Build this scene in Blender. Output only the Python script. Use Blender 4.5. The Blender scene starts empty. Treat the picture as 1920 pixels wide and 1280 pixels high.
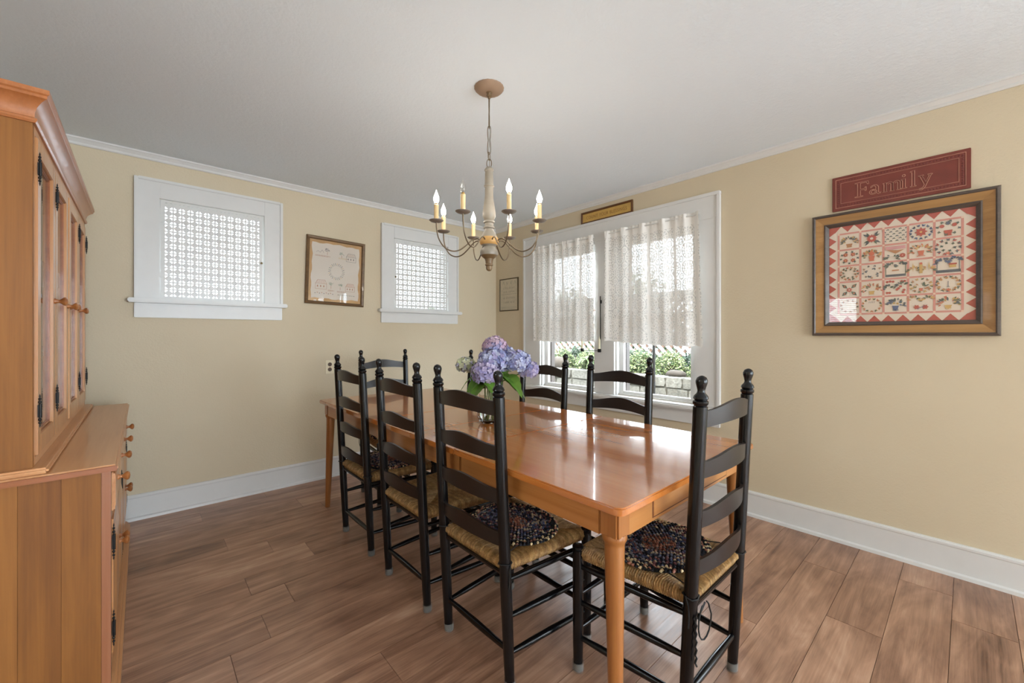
import bpy, bmesh, math, random
from mathutils import Vector, Matrix
random.seed(7)
PI = math.pi
S = bpy.context.scene
COL = S.collection

# ------------------------------------------------------------------ camera, world, sun, big lights, exposure
CAM_H = 1.221
cam_d = bpy.data.cameras.new('camera'); cam = bpy.data.objects.new('camera', cam_d); COL.objects.link(cam)
cam_d.sensor_width = 36.0
cam_d.lens = 771.0 / 1920.0 * 36.0
cam_d.shift_y = -12.5 / 1920.0
cam_d.clip_start = 0.02
cam.location = (0, 0, CAM_H)
cam.rotation_euler = (PI / 2, 0, math.radians(48.0 - 90.0))
S.camera = cam

W = bpy.data.worlds.new('sky'); S.world = W; W.use_nodes = True
bg = W.node_tree.nodes['Background']
bg.inputs[0].default_value = (0.80, 0.91, 1.0, 1); bg.inputs[1].default_value = 4.2

def lamp(name, kind, loc, rot, power, color=(1, 1, 1), size=None):
    d = bpy.data.lights.new(name, kind); d.energy = power; d.color = color
    if kind == 'AREA':
        d.shape = 'RECTANGLE'; d.size, d.size_y = size
    o = bpy.data.objects.new(name, d); COL.objects.link(o)
    o.location = loc; o.rotation_euler = rot
    return o
sun = lamp('sun', 'SUN', (0, 0, 8), (0, 0, 0), 3.5, (1.0, 0.95, 0.86)); sun.data.angle = 0.02
sun.rotation_euler = Vector((0.40, 0.16, -0.9)).to_track_quat('-Z', 'Y').to_euler()
# sky portals in the window openings (they only guide the sampling of the sky, they add no light)
def portal(name, loc, rot, size):
    o = lamp(name, 'AREA', loc, rot, 1.0, (1, 1, 1), size); o.data.cycles.is_portal = True
portal('portal_rear_a', (0.55, -4.70, 1.15), (PI / 2, 0, 0), (1.5, 2.1))
portal('portal_rear_b', (2.15, -4.70, 1.15), (PI / 2, 0, 0), (1.3, 2.1))
portal('portal_side_a', (3.22, -1.40, 1.15), (0, PI / 2, 0), (1.9, 0.8))
portal('portal_side_b', (3.22, -3.05, 1.15), (0, PI / 2, 0), (1.9, 1.3))
portal('portal_garden_a', (3.26, 1.7125, 1.38), (0, PI / 2, 0), (1.36, 0.70))
portal('portal_garden_b', (3.26, 2.61, 1.38), (0, PI / 2, 0), (1.36, 0.70))
portal('portal_back_a', (0.40, 3.84, 1.805), (-PI / 2, 0, 0), (0.62, 0.68))
portal('portal_back_b', (2.095, 3.84, 1.805), (-PI / 2, 0, 0), (0.62, 0.68))
portal('portal_blind', (-0.70, 1.22, 1.543), (0, -PI / 2, 0), (0.32, 0.56))
BULB = 24.0
vs = S.view_settings
vs.view_transform = 'Standard'; vs.look = 'None'; vs.gamma = 1.0; vs.use_curve_mapping = False
vs.exposure = 2.02

# ------------------------------------------------------------------ helpers
def lin(c): return c / 12.92 if c <= 0.04045 else ((c + 0.055) / 1.055) ** 2.4
def rgb(r, g, b): return (lin(r / 255), lin(g / 255), lin(b / 255), 1.0)

class NT:
    def __init__(s, name):
        s.m = bpy.data.materials.new(name); s.m.use_nodes = True
        s.t = s.m.node_tree; s.b = s.t.nodes['Principled BSDF']; s.out = s.t.nodes['Material Output']
    def n(s, typ, **kw):
        nd = s.t.nodes.new(typ)
        for k, v in kw.items(): setattr(nd, k, v)
        return nd
    def l(s, a, b): s.t.links.new(a, b)
    def set(s, nd, **kw):
        for k, v in kw.items():
            nd.inputs[k.replace('_', ' ')].default_value = v
    def math(s, op, a, b=None, c=None):
        nd = s.n('ShaderNodeMath', operation=op)
        for i, x in enumerate((a, b, c)):
            if x is None: continue
            if isinstance(x, (int, float)): nd.inputs[i].default_value = x
            else: s.l(x, nd.inputs[i])
        return nd.outputs[0]
    def ramp(s, fac, stops, interp='LINEAR'):
        r = s.n('ShaderNodeValToRGB'); r.color_ramp.interpolation = interp
        e = r.color_ramp.elements
        while len(e) > 1: e.remove(e[0])
        e[0].position = stops[0][0]; e[0].color = stops[0][1]
        for p, c in stops[1:]:
            x = e.new(p); x.color = c
        s.l(fac, r.inputs[0]); return r.outputs[0]
    def noise(s, vec, scale, detail=3, rough=0.5, dist=0.0):
        nd = s.n('ShaderNodeTexNoise'); nd.inputs['Scale'].default_value = scale
        nd.inputs['Detail'].default_value = detail; nd.inputs['Roughness'].default_value = rough
        nd.inputs['Distortion'].default_value = dist
        if vec is not None: s.l(vec, nd.inputs['Vector'])
        return nd.outputs['Fac']
    def coords(s, scale=(1, 1, 1), which='Object', rnd=False):
        tc = s.n('ShaderNodeTexCoord'); v = tc.outputs[which]
        if rnd:
            oi = s.n('ShaderNodeObjectInfo'); mu = s.n('ShaderNodeVectorMath', operation='SCALE')
            mu.inputs[0].default_value = (37.0, 61.0, 83.0); s.l(oi.outputs['Random'], mu.inputs['Scale'])
            ad = s.n('ShaderNodeVectorMath', operation='ADD'); s.l(v, ad.inputs[0]); s.l(mu.outputs[0], ad.inputs[1]); v = ad.outputs[0]
        mp = s.n('ShaderNodeMapping'); mp.inputs['Scale'].default_value = scale
        s.l(v, mp.inputs['Vector']); return mp.outputs[0]
    def bump(s, h, strength, dist=0.002):
        b = s.n('ShaderNodeBump'); b.inputs['Strength'].default_value = strength; b.inputs['Distance'].default_value = dist
        s.l(h, b.inputs['Height']); s.l(b.outputs[0], s.b.inputs['Normal'])

def plain(name, col, rough=0.5, metal=0.0, spec=0.5, vary=0.06, bump=0.0, bscale=200, coat=0.0):
    t = NT(name)
    v = t.coords()
    f = t.noise(v, 14, 4)
    c0 = tuple(max(0, x * (1 - vary)) for x in col[:3]) + (1,); c1 = tuple(min(1, x * (1 + vary)) for x in col[:3]) + (1,)
    t.l(t.ramp(f, [(0.3, c0), (0.7, c1)]), t.b.inputs['Base Color'])
    t.set(t.b, Roughness=rough, Metallic=metal); t.b.inputs['Specular IOR Level'].default_value = spec
    if coat: t.b.inputs['Coat Weight'].default_value = coat; t.b.inputs['Coat Roughness'].default_value = 0.05
    if bump: t.bump(t.noise(v, bscale, 2), bump)
    return t.m

def wood(name, dark, mid, light, axis='X', rough=0.4, coat=0.0, tone=0.25, fine=1.0, bump=0.08):
    t = NT(name)
    st = {'X': (1.0, 14, 14), 'Y': (14, 1.0, 14), 'Z': (14, 14, 1.0)}[axis]
    v = t.coords(st, rnd=True)
    a = t.noise(v, 1.6 * fine, 5, 0.6, 0.6)
    b = t.noise(t.coords(tuple(x * 4 if x > 2 else x for x in st), rnd=True), 3.2 * fine, 3, 0.6)
    f = t.math('ADD', t.math('MULTIPLY', a, 0.7), t.math('MULTIPLY', b, 0.3))
    oi = t.n('ShaderNodeObjectInfo')
    f = t.math('ADD', f, t.math('MULTIPLY', t.math('SUBTRACT', oi.outputs['Random'], 0.5), tone))
    t.l(t.ramp(f, [(0.28, dark), (0.5, mid), (0.74, light)]), t.b.inputs['Base Color'])
    t.set(t.b, Roughness=rough)
    if coat: t.b.inputs['Coat Weight'].default_value = coat; t.b.inputs['Coat Roughness'].default_value = 0.04
    if bump: t.bump(b, bump, 0.001)
    return t.m

def attr_mat(name, rough=0.8, trans=0.0, spec=0.3):
    t = NT(name)
    a = t.n('ShaderNodeVertexColor'); a.layer_name = 'Col'
    t.l(a.outputs[0], t.b.inputs['Base Color'])
    t.set(t.b, Roughness=rough); t.b.inputs['Specular IOR Level'].default_value = spec
    if trans:
        tr = t.n('ShaderNodeBsdfTranslucent'); t.l(a.outputs[0], tr.inputs[0])
        mx = t.n('ShaderNodeMixShader'); mx.inputs[0].default_value = trans
        t.l(t.b.outputs[0], mx.inputs[1]); t.l(tr.outputs[0], mx.inputs[2]); t.l(mx.outputs[0], t.out.inputs[0])
    return t.m

def pane_mat(name, tint=(0.97, 0.98, 0.98, 1), ior=1.45):
    t = NT(name); t.t.nodes.remove(t.b)
    tr = t.n('ShaderNodeBsdfTransparent'); tr.inputs[0].default_value = tint
    gl = t.n('ShaderNodeBsdfGlossy'); gl.inputs['Roughness'].default_value = 0.01
    lw = t.n('ShaderNodeLayerWeight'); f0 = ((ior - 1) / (ior + 1)) ** 2 * 2
    fac = t.math('ADD', f0, t.math('MULTIPLY', t.math('POWER', lw.outputs['Facing'], 5.0), 1 - f0))
    mx = t.n('ShaderNodeMixShader'); t.l(fac, mx.inputs[0]); t.l(tr.outputs[0], mx.inputs[1]); t.l(gl.outputs[0], mx.inputs[2])
    t.l(mx.outputs[0], t.out.inputs[0]); return t.m

def glass_mat(name, col=(1, 1, 1, 1), ior=1.45, rough=0.0):
    t = NT(name); t.b.inputs['Base Color'].default_value = col
    t.set(t.b, Roughness=rough, IOR=ior); t.b.inputs['Transmission Weight'].default_value = 1.0
    return t.m

def emit_mat(name, col, strength):
    t = NT(name); t.t.nodes.remove(t.b)
    e = t.n('ShaderNodeEmission'); e.inputs[0].default_value = col; e.inputs[1].default_value = strength
    t.l(e.outputs[0], t.out.inputs[0]); return t.m

class MB:
    """collects geometry for ONE mesh object"""
    def __init__(s): s.v = []; s.f = []; s.c = []
    def add(s, vs, fs, col=None):
        o = len(s.v); s.v += [tuple(x) for x in vs]; s.f += [tuple(i + o for i in f) for f in fs]; s.c += [col] * len(fs); return s
    def box(s, x0, x1, y0, y1, z0, z1, b=0.0, col=None):
        if b <= 0:
            V = [(x, y, z) for z in (z0, z1) for y in (y0, y1) for x in (x0, x1)]
            return s.add(V, [(0, 2, 3, 1), (4, 5, 7, 6), (0, 1, 5, 4), (2, 6, 7, 3), (0, 4, 6, 2), (1, 3, 7, 5)], col)
        bm = bmesh.new(); bmesh.ops.create_cube(bm, size=1)
        for v in bm.verts:
            v.co = Vector(((x0 + x1) / 2 + v.co.x * (x1 - x0), (y0 + y1) / 2 + v.co.y * (y1 - y0), (z0 + z1) / 2 + v.co.z * (z1 - z0)))
        bmesh.ops.bevel(bm, geom=bm.edges[:], offset=min(b, (x1 - x0) * .45, (y1 - y0) * .45, (z1 - z0) * .45), segments=2, affect='EDGES')
        bm.verts.index_update()
        s.add([v.co[:] for v in bm.verts], [[v.index for v in f.verts] for f in bm.faces], col); bm.free(); return s
    def lathe(s, prof, n=24, o=(0, 0, 0), axis='Z', col=None, rib=None):
        V = []; F = []
        for (r, z) in prof:
            for i in range(n):
                a = 2 * PI * i / n; rr = r * (1 + (rib(i, n, z) if rib else 0))
                p = (rr * math.cos(a), rr * math.sin(a), z)
                if axis == 'X': p = (p[2], p[0], p[1])
                if axis == 'Y': p = (p[0], p[2], p[1])
                V.append((p[0] + o[0], p[1] + o[1], p[2] + o[2]))
        for k in range(len(prof) - 1):
            for i in range(n):
                j = (i + 1) % n
                q = (k * n + i, k * n + j, (k + 1) * n + j, (k + 1) * n + i)
                F.append(q if axis != 'Y' else q[::-1])
        if prof[0][0] > 1e-5: F.append(tuple(range(n))[::-1] if axis != 'Y' else tuple(range(n)))
        if prof[-1][0] > 1e-5:
            t = tuple((len(prof) - 1) * n + i for i in range(n)); F.append(t if axis != 'Y' else t[::-1])
        return s.add(V, F, col)
    def tube(s, pts, r, n=8, closed=False, cap=True, col=None):
        P = [Vector(p) for p in pts]; m = len(P); R = r if isinstance(r, (list, tuple)) else [r] * m
        V = []; F = []; up = None
        for i in range(m):
            a = P[(i - 1) % m] if (closed or i > 0) else P[i]; b = P[(i + 1) % m] if (closed or i < m - 1) else P[i]
            t = (b - a)
            t = t.normalized() if t.length > 1e-9 else Vector((0, 0, 1))
            if up is None:
                up = Vector((0, 0, 1)) if abs(t.z) < 0.9 else Vector((1, 0, 0))
            u = (up - t * up.dot(t))
            u = u.normalized() if u.length > 1e-6 else t.orthogonal().normalized()
            up = u; w = t.cross(u)
            for k in range(n):
                an = 2 * PI * k / n; V.append(P[i] + (u * math.cos(an) + w * math.sin(an)) * R[i])
        segs = m if closed else m - 1
        for i in range(segs):
            for k in range(n):
                j = (i + 1) % m; k2 = (k + 1) % n
                F.append((i * n + k, i * n + k2, j * n + k2, j * n + k))
        if cap and not closed:
            F.append(tuple(range(n))[::-1]); F.append(tuple((m - 1) * n + k for k in range(n)))
        return s.add(V, F, col)
    def prism(s, poly, a0, a1, plane='XY', col=None):
        n = len(poly)
        def mp(p, a):
            return {'XY': (p[0], p[1], a), 'XZ': (p[0], a, p[1]), 'YZ': (a, p[0], p[1])}[plane]
        V = [mp(p, a0) for p in poly] + [mp(p, a1) for p in poly]
        F = [tuple(range(n))[::-1], tuple(range(n, 2 * n))] + [(i, (i + 1) % n, n + (i + 1) % n, n + i) for i in range(n)]
        if plane == 'XZ': F = [f[::-1] for f in F]
        return s.add(V, F, col)
    def poly(s, pts, col=None): return s.add(pts, [tuple(range(len(pts)))], col)
    def xform(s, M): s.v = [tuple(M @ Vector(v)) for v in s.v]; return s
    def build(s, name, mat, parent=None, smooth=35, loc=None, rz=0, kind=None):
        me = bpy.data.meshes.new(name); me.from_pydata(s.v, [], s.f); me.materials.append(mat)
        if any(c is not None for c in s.c):
            ca = me.color_attributes.new('Col', 'FLOAT_COLOR', 'CORNER')
            k = 0
            for p, c in zip(me.polygons, s.c):
                c = c or (1, 1, 1, 1)
                for _ in range(p.loop_total): ca.data[k].color = c; k += 1
        if smooth:
            me.polygons.foreach_set('use_smooth', [True] * len(me.polygons)); me.set_sharp_from_angle(angle=math.radians(smooth))
        me.update()
        o = bpy.data.objects.new(name, me); COL.objects.link(o)
        if parent: o.parent = parent
        if loc: o.location = loc
        if rz: o.rotation_euler = (0, 0, rz)
        if kind: o['kind'] = kind
        return o

def tag(o, label, cat, group=None, kind=None):
    o['label'] = label; o['category'] = cat
    if group: o['group'] = group
    if kind: o['kind'] = kind
    return o
def empty(name, loc, rz=0):
    o = bpy.data.objects.new(name, None); COL.objects.link(o); o.location = loc; o.rotation_euler = (0, 0, rz); o.empty_display_size = 0.05; return o
def thing(name, loc, rz, label, cat, group=None): return tag(empty(name, loc, rz), label, cat, group)
def struct(o): o['kind'] = 'structure'; return o
def copy_tree(o, parent=None):
    c = o.copy(); COL.objects.link(c)
    if parent: c.parent = parent
    for ch in list(o.children): copy_tree(ch, c)
    return c
def inst(o, parent, loc, rot=None, scale=None):
    c = o.copy(); COL.objects.link(c); c.parent = parent; c.location = loc
    if rot: c.rotation_euler = rot
    if scale: c.scale = scale
    return c

# ------------------------------------------------------------------ materials
def wall_mat():
    t = NT('wall_paint'); v = t.coords()
    f = t.noise(v, 1.2, 3)
    t.l(t.ramp(f, [(0.3, rgb(204, 188, 160)), (0.7, rgb(210, 195, 168))]), t.b.inputs['Base Color'])
    t.set(t.b, Roughness=0.55); t.b.inputs['Specular IOR Level'].default_value = 0.3
    h = t.math('ADD', t.noise(v, 95, 3, 0.55), t.math('MULTIPLY', t.noise(v, 30, 2), 0.5))
    t.bump(h, 0.35, 0.004); return t.m
def ceil_mat():
    t = NT('ceiling_paint'); v = t.coords()
    t.b.inputs['Base Color'].default_value = rgb(230, 238, 245)
    t.set(t.b, Roughness=0.9); t.b.inputs['Specular IOR Level'].default_value = 0.15
    h = t.math('ADD', t.noise(v, 60, 4, 0.6), t.math('MULTIPLY', t.noise(v, 16, 3), 0.7))
    t.bump(h, 0.35, 0.005); return t.m
M_WALL = wall_mat(); M_CEIL = ceil_mat()
M_TRIM = plain('trim_white', rgb(216, 214, 211), 0.32, vary=0.015)
M_OUT = plain('outlet_ivory', rgb(226, 214, 186), 0.35)
M_DARK = plain('dark_slot', rgb(40, 32, 26), 0.6)
def floor_mat():
    t = NT('plank_laminate')
    v = t.coords((0.9, 9, 9), rnd=True)
    a = t.noise(v, 1.5, 6, 0.62, 1.2)
    b = t.noise(t.coords((1.2, 60, 60), rnd=True), 3.0, 3, 0.6)
    k = t.noise(t.coords((2.2, 5, 5), rnd=True), 1.1, 2, 0.5, 2.0)
    f = t.math('ADD', t.math('ADD', t.math('MULTIPLY', a, 0.55), t.math('MULTIPLY', b, 0.2)), t.math('MULTIPLY', k, 0.25))
    oi = t.n('ShaderNodeObjectInfo')
    f = t.math('ADD', f, t.math('MULTIPLY', t.math('SUBTRACT', oi.outputs['Random'], 0.5), 0.10))
    t.l(t.ramp(f, [(0.30, rgb(92, 61, 46)), (0.43, rgb(142, 104, 82)), (0.56, rgb(176, 135, 109)), (0.70, rgb(206, 168, 141))]), t.b.inputs['Base Color'])
    t.l(t.ramp(b, [(0.3, (0.28,) * 3 + (1,)), (0.7, (0.38,) * 3 + (1,))]), t.b.inputs['Roughness'])
    t.b.inputs['Specular IOR Level'].default_value = 0.6
    t.bump(b, 0.12, 0.001); return t.m
M_FLOOR = floor_mat()
M_SUB = plain('floor_base', rgb(58, 40, 33), 0.8)
M_MAPLE = wood('honey_maple_shaded', rgb(112, 64, 18), rgb(134, 82, 26), rgb(154, 98, 38), 'Z', 0.62, 0.0, 0.22, 0.7, 0.02)  # darker copy of the maple: shade on the hutch sides put into the colour
M_MAPLE_Y = wood('honey_maple_rail', rgb(180, 120, 72), rgb(200, 142, 92), rgb(212, 158, 108), 'Y', 0.33, 0.25, 0.2, 0.7, 0.02)  # light tone like the lit front, grain along the rails
M_MAPLE_LIT = wood('honey_maple_lit_front', rgb(172, 116, 68), rgb(192, 136, 86), rgb(206, 154, 104), 'Z', 0.33, 0.25, 0.2, 0.7, 0.02)  # lighter copy of the maple: window light on the front put into the colour
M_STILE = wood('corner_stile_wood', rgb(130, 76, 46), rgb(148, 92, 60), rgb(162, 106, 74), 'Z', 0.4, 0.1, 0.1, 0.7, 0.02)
M_MAPLE_D = wood('dark_maple_edge', rgb(128, 70, 36), rgb(150, 86, 46), rgb(170, 104, 60), 'X', 0.3, 0.3, 0.1, 0.7, 0.02)
M_KNOB = wood('knob_wood', rgb(120, 66, 32), rgb(160, 98, 52), rgb(184, 122, 70), 'X', 0.28, 0.4, 0.1, 1.5, 0.0)
M_TABLE = wood('table_cherry', rgb(166, 92, 36), rgb(184, 110, 50), rgb(196, 126, 64), 'Y', 0.18, 0.5, 0.10, 0.7, 0.0)
M_TABLE2 = wood('table_apron_wood', rgb(156, 95, 46), rgb(175, 116, 62), rgb(189, 132, 77), 'Y', 0.3, 0.3, 0.08, 0.7, 0.0)
M_TLEG = wood('table_leg_wood', rgb(138, 80, 36), rgb(157, 99, 50), rgb(173, 115, 64), 'Z', 0.28, 0.35, 0.05, 0.7, 0.0)
M_GROOVE = plain('dark_groove', rgb(92, 48, 24), 0.6)
M_BLACK = plain('black_lacquer', rgb(9, 9, 11), 0.22, vary=0.25, spec=0.42)
M_SLAT = wood('ebonised_slat', rgb(20, 13, 10), rgb(28, 19, 15), rgb(38, 26, 21), 'X', 0.36, 0.0, 0.05, 1.0, 0.02)
t_ = NT('clear_cup'); t_.b.inputs['Base Color'].default_value = rgb(190, 186, 180); t_.set(t_.b, Roughness=.12)
_tr = t_.n('ShaderNodeBsdfTransparent'); _mx = t_.n('ShaderNodeMixShader'); _mx.inputs[0].default_value = .16
t_.l(_tr.outputs[0], _mx.inputs[1]); t_.l(t_.b.outputs[0], _mx.inputs[2]); t_.l(_mx.outputs[0], t_.out.inputs[0]); M_CUP = t_.m
def rush_mat():
    t = NT('rush_cord'); v = t.coords()
    f = t.math('ADD', t.math('MULTIPLY', t.noise(v, 60, 3), 0.6), t.math('MULTIPLY', t.noise(v, 260, 2), 0.4))
    t.l(t.ramp(f, [(0.3, rgb(122, 90, 52)), (0.5, rgb(168, 130, 82)), (0.72, rgb(206, 172, 122))]), (mm := t.n('ShaderNodeMix', data_type='RGBA', blend_type='MULTIPLY')).inputs[6])
    va = t.n('ShaderNodeVertexColor'); va.layer_name = 'Col'; mm.inputs[0].default_value = 1.0; t.l(va.outputs[0], mm.inputs[7]); t.l(mm.outputs[2], t.b.inputs['Base Color'])
    t.set(t.b, Roughness=0.6); t.bump(t.noise(v, 500, 2), 0.3, 0.001); return t.m
M_RUSH = rush_mat()
M_BRAID = attr_mat('braided_wool', 0.95, 0, 0.1)
M_TIE = plain('black_cord', rgb(22, 20, 20), 0.8)
M_IRON = plain('black_iron', rgb(26, 24, 23), 0.5, 0.3)
M_PANE = pane_mat('window_pane'); M_PICGLASS = pane_mat('picture_glass', (0.99, 0.99, 0.99, 1), 1.38)
M_PANE_T = pane_mat('tinted_window_pane', (.50, .52, .53, 1))
M_CABGLASS = pane_mat('cabinet_glass', (0.90, 0.91, 0.90, 1), 1.5)
M_CANDLE = plain('candle_wax', rgb(232, 222, 190), 0.5)

# ------------------------------------------------------------------ room shell
XB, YA, XC, YD, H = 3.07, 3.688, -0.54, -4.55, 2.44
TH = 0.14
# sub floor + planks running along X
fl = struct(MB().box(XC - TH, XB + TH, YD - TH, YA + TH, -0.10, -0.009).build('floor', M_SUB))
PW, PL = 0.1833, 1.22
pm = MB().box(0, PL - 0.0012, 0, PW - 0.0012, -0.009, 0.0, 0.0008)
pl0 = None; row = 0
y = 1.333 - PW * 34
starts = {4: 0.388, 1: 0.68}
rows = []
while y < YA:
    if y + PW > YD: rows.append(y)
    y += PW
for y in rows:
    k = round((y - 1.333) / PW)
    off = {3: 0.388, 0: 0.683}.get(k, random.uniform(0, PL))
    x = off - PL * math.ceil((off - XC) / PL)
    while x < XB:
        x0, x1 = max(x, XC), min(x + PL - 0.0012, XB); y0, y1 = max(y, YD), min(y + PW - 0.0012, YA)
        if x1 - x0 > 0.03 and y1 - y0 > 0.01:
            full = abs(x1 - x0 - (PL - 0.0012)) < 1e-4 and abs(y1 - y0 - (PW - 0.0012)) < 1e-4
            if full and pl0 is not None:
                inst(pl0, fl, (x0, y0, 0))
            else:
                o = MB().box(0, x1 - x0, 0, y1 - y0, -0.009, 0.0, 0.0008).build('plank', M_FLOOR, fl, loc=(x0, y0, 0))
                if full: pl0 = o
        x += PL
struct(MB().box(XC - TH, XB + TH, YD - TH, YA + TH, H, H + 0.12).build('ceiling', M_CEIL))
struct(MB().box(XC - 0.85, XB + 0.75, YD - 0.85, YA + 0.22, H + 0.13, H + 0.25).build('roof_sun_shade', plain('sun_shade_boards', rgb(190, 188, 182), 0.8)))  # unseen slab with eaves, added to keep the sun off the windows

def wall_with_holes(name, a0, a1, holes, plane, c0, c1):
    """holes: (a0,a1,z0,z1) along the wall axis"""
    m = MB()
    def bx(p, q, z0, z1):
        if q - p < 1e-4 or z1 - z0 < 1e-4: return
        if plane == 'Y': m.box(p, q, c0, c1, z0, z1)
        else: m.box(c0, c1, p, q, z0, z1)
    cur = a0
    for (h0, h1, z0, z1) in sorted(holes):
        bx(cur, h0, 0 - 0.1, H); bx(h0, h1, -0.1, z0); bx(h0, h1, z1, H); cur = h1
    bx(cur, a1, -0.1, H)
    return struct(m.build(name, M_WALL, smooth=0))
WA = [(0.09, 0.71, 1.465, 2.145), (1.79, 2.40, 1.465, 2.145)]
WB = [(-3.7, -2.4, 0.20, 2.1), (-1.8, -1.0, 0.20, 2.1), (1.365, 2.06, 0.70, 2.06), (2.265, 2.955, 0.70, 2.06)]  # first two openings are unseen, added for daylight; then the garden pair
WC = [(0.94, 1.50, 1.385, 1.70)]
WD = [(-0.2, 1.3, 0.1, 2.2), (1.5, 2.8, 0.1, 2.2)]  # unseen openings added behind the camera, sized to bring in more daylight
wall_with_holes('wall_back', XC - TH, XB + TH, WA, 'Y', YA, YA + TH)
wall_with_holes('wall_right', YD, YA, WB, 'X', XB, XB + TH)
wall_with_holes('wall_left', YD, YA, WC, 'X', XC - TH, XC)
wall_with_holes('wall_behind', XC - TH, XB + TH, WD, 'Y', YD - TH, YD)

# crown moulding and baseboards: profile swept along each wall (d = distance from wall, z)
CROWN = [(0, H - 0.046), (0.008, H - 0.046), (0.012, H - 0.040), (0.012, H - 0.030), (0.026, H - 0.012), (0.030, H - 0.010), (0.030, H), (0, H)]
BASE = [(0, 0.166), (0.012, 0.166), (0.017, 0.158), (0.017, 0.148), (0.014, 0.142), (0.014, 0.022), (0.028, 0.016), (0.030, 0.0), (0, 0.0)]
def run(name, prof, wall, p, q):
    m = MB()
    f = {'A': lambda s, d, z: (s, YA - d, z), 'B': lambda s, d, z: (XB - d, s, z), 'C': lambda s, d, z: (XC + d, s, z), 'D': lambda s, d, z: (s, YD + d, z)}[wall]
    n = len(prof); V = [f(p, d, z) for d, z in prof] + [f(q, d, z) for d, z in prof]
    F = [(i, (i + 1) % n, n + (i + 1) % n, n + i) for i in range(n)] + [tuple(range(n))[::-1], tuple(range(n, 2 * n))]
    o = struct(m.add(V, F).build(name, M_TRIM, smooth=25))
    bm = bmesh.new(); bm.from_mesh(o.data); bmesh.ops.recalc_face_normals(bm, faces=bm.faces); bm.to_mesh(o.data); bm.free()
    return o
run('trim_1', CROWN, 'A', XC, XB); run('trim_2', CROWN, 'B', YD, YA); run('trim_3', CROWN, 'C', YD, YA); run('trim_4', CROWN, 'D', XC, XB)
run('baseboard_back', BASE, 'A', XC, XB); run('baseboard_right', BASE, 'B', -.40, YA); run('baseboard_left', BASE, 'C', YD, YA)

# ------------------------------------------------------------------ back wall windows with pierced metal grilles
def grille_mesh(w, h, nx, ny, mx, mz):
    """pierced sheet in XZ, origin lower-left; four corner-shaped holes per cell"""
    bm = bmesh.new(); sx = (w - 2 * mx) / nx; sz = (h - 2 * mz) / ny
    cache = {}
    def V(x, z):
        k = (round(x, 5), round(z, 5))
        if k not in cache: cache[k] = bm.verts.new((x, 0, z))
        return cache[k]
    R, e, b = 0.365, 0.400, 0.15
    arc = []
    a0 = math.asin(b / R); a1 = PI / 2 - a0
    for i in range(4):
        a = a0 + (a1 - a0) * i / 3; arc.append((R * math.cos(a), R * math.sin(a)))
    hole = [(e, b)] + [(e, e), (b, e)] + arc[::-1]          # (e,b)->(e,e)->(b,e)->arc back
    for i in range(nx):
        for j in range(ny):
            cx = mx + (i + .5) * sx; cz = mz + (j + .5) * sz
            for qx in (1, -1):
                for qz in (1, -1):
                    def P(p): return V(cx + qx * p[0] * sx, cz + qz * p[1] * sz)
                    faces = [[(.5, 0), (.5, .5), (e, e), (e, b), (e, 0)],
                             [(.5, .5), (0, .5), (0, e), (b, e), (e, e)],
                             [(0, 0)] + [(e, 0), (e, b)] + arc + [(b, e), (0, e)]]
                    for fc in faces:
                        vv = [P(p) for p in fc]
                        if qx * qz < 0: vv = vv[::-1]
                        try: bm.faces.new(vv)
                        except ValueError: pass
    for (x0, x1, z0, z1) in ((0, w, 0, mz), (0, w, h - mz, h), (0, mx, mz, h - mz), (w - mx, w, mz, h - mz)):
        bm.faces.new([bm.verts.new((x0, 0, z0)), bm.verts.new((x1, 0, z0)), bm.verts.new((x1, 0, z1)), bm.verts.new((x0, 0, z1))])
    bmesh.ops.recalc_face_normals(bm, faces=bm.faces)
    r = bmesh.ops.extrude_face_region(bm, geom=bm.faces[:])
    for v in [g for g in r['geom'] if isinstance(g, bmesh.types.BMVert)]: v.co.y += 0.002
    bmesh.ops.recalc_face_normals(bm, faces=bm.faces)
    me = bpy.data.meshes.new('grille'); bm.to_mesh(me); bm.free(); return me

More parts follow.
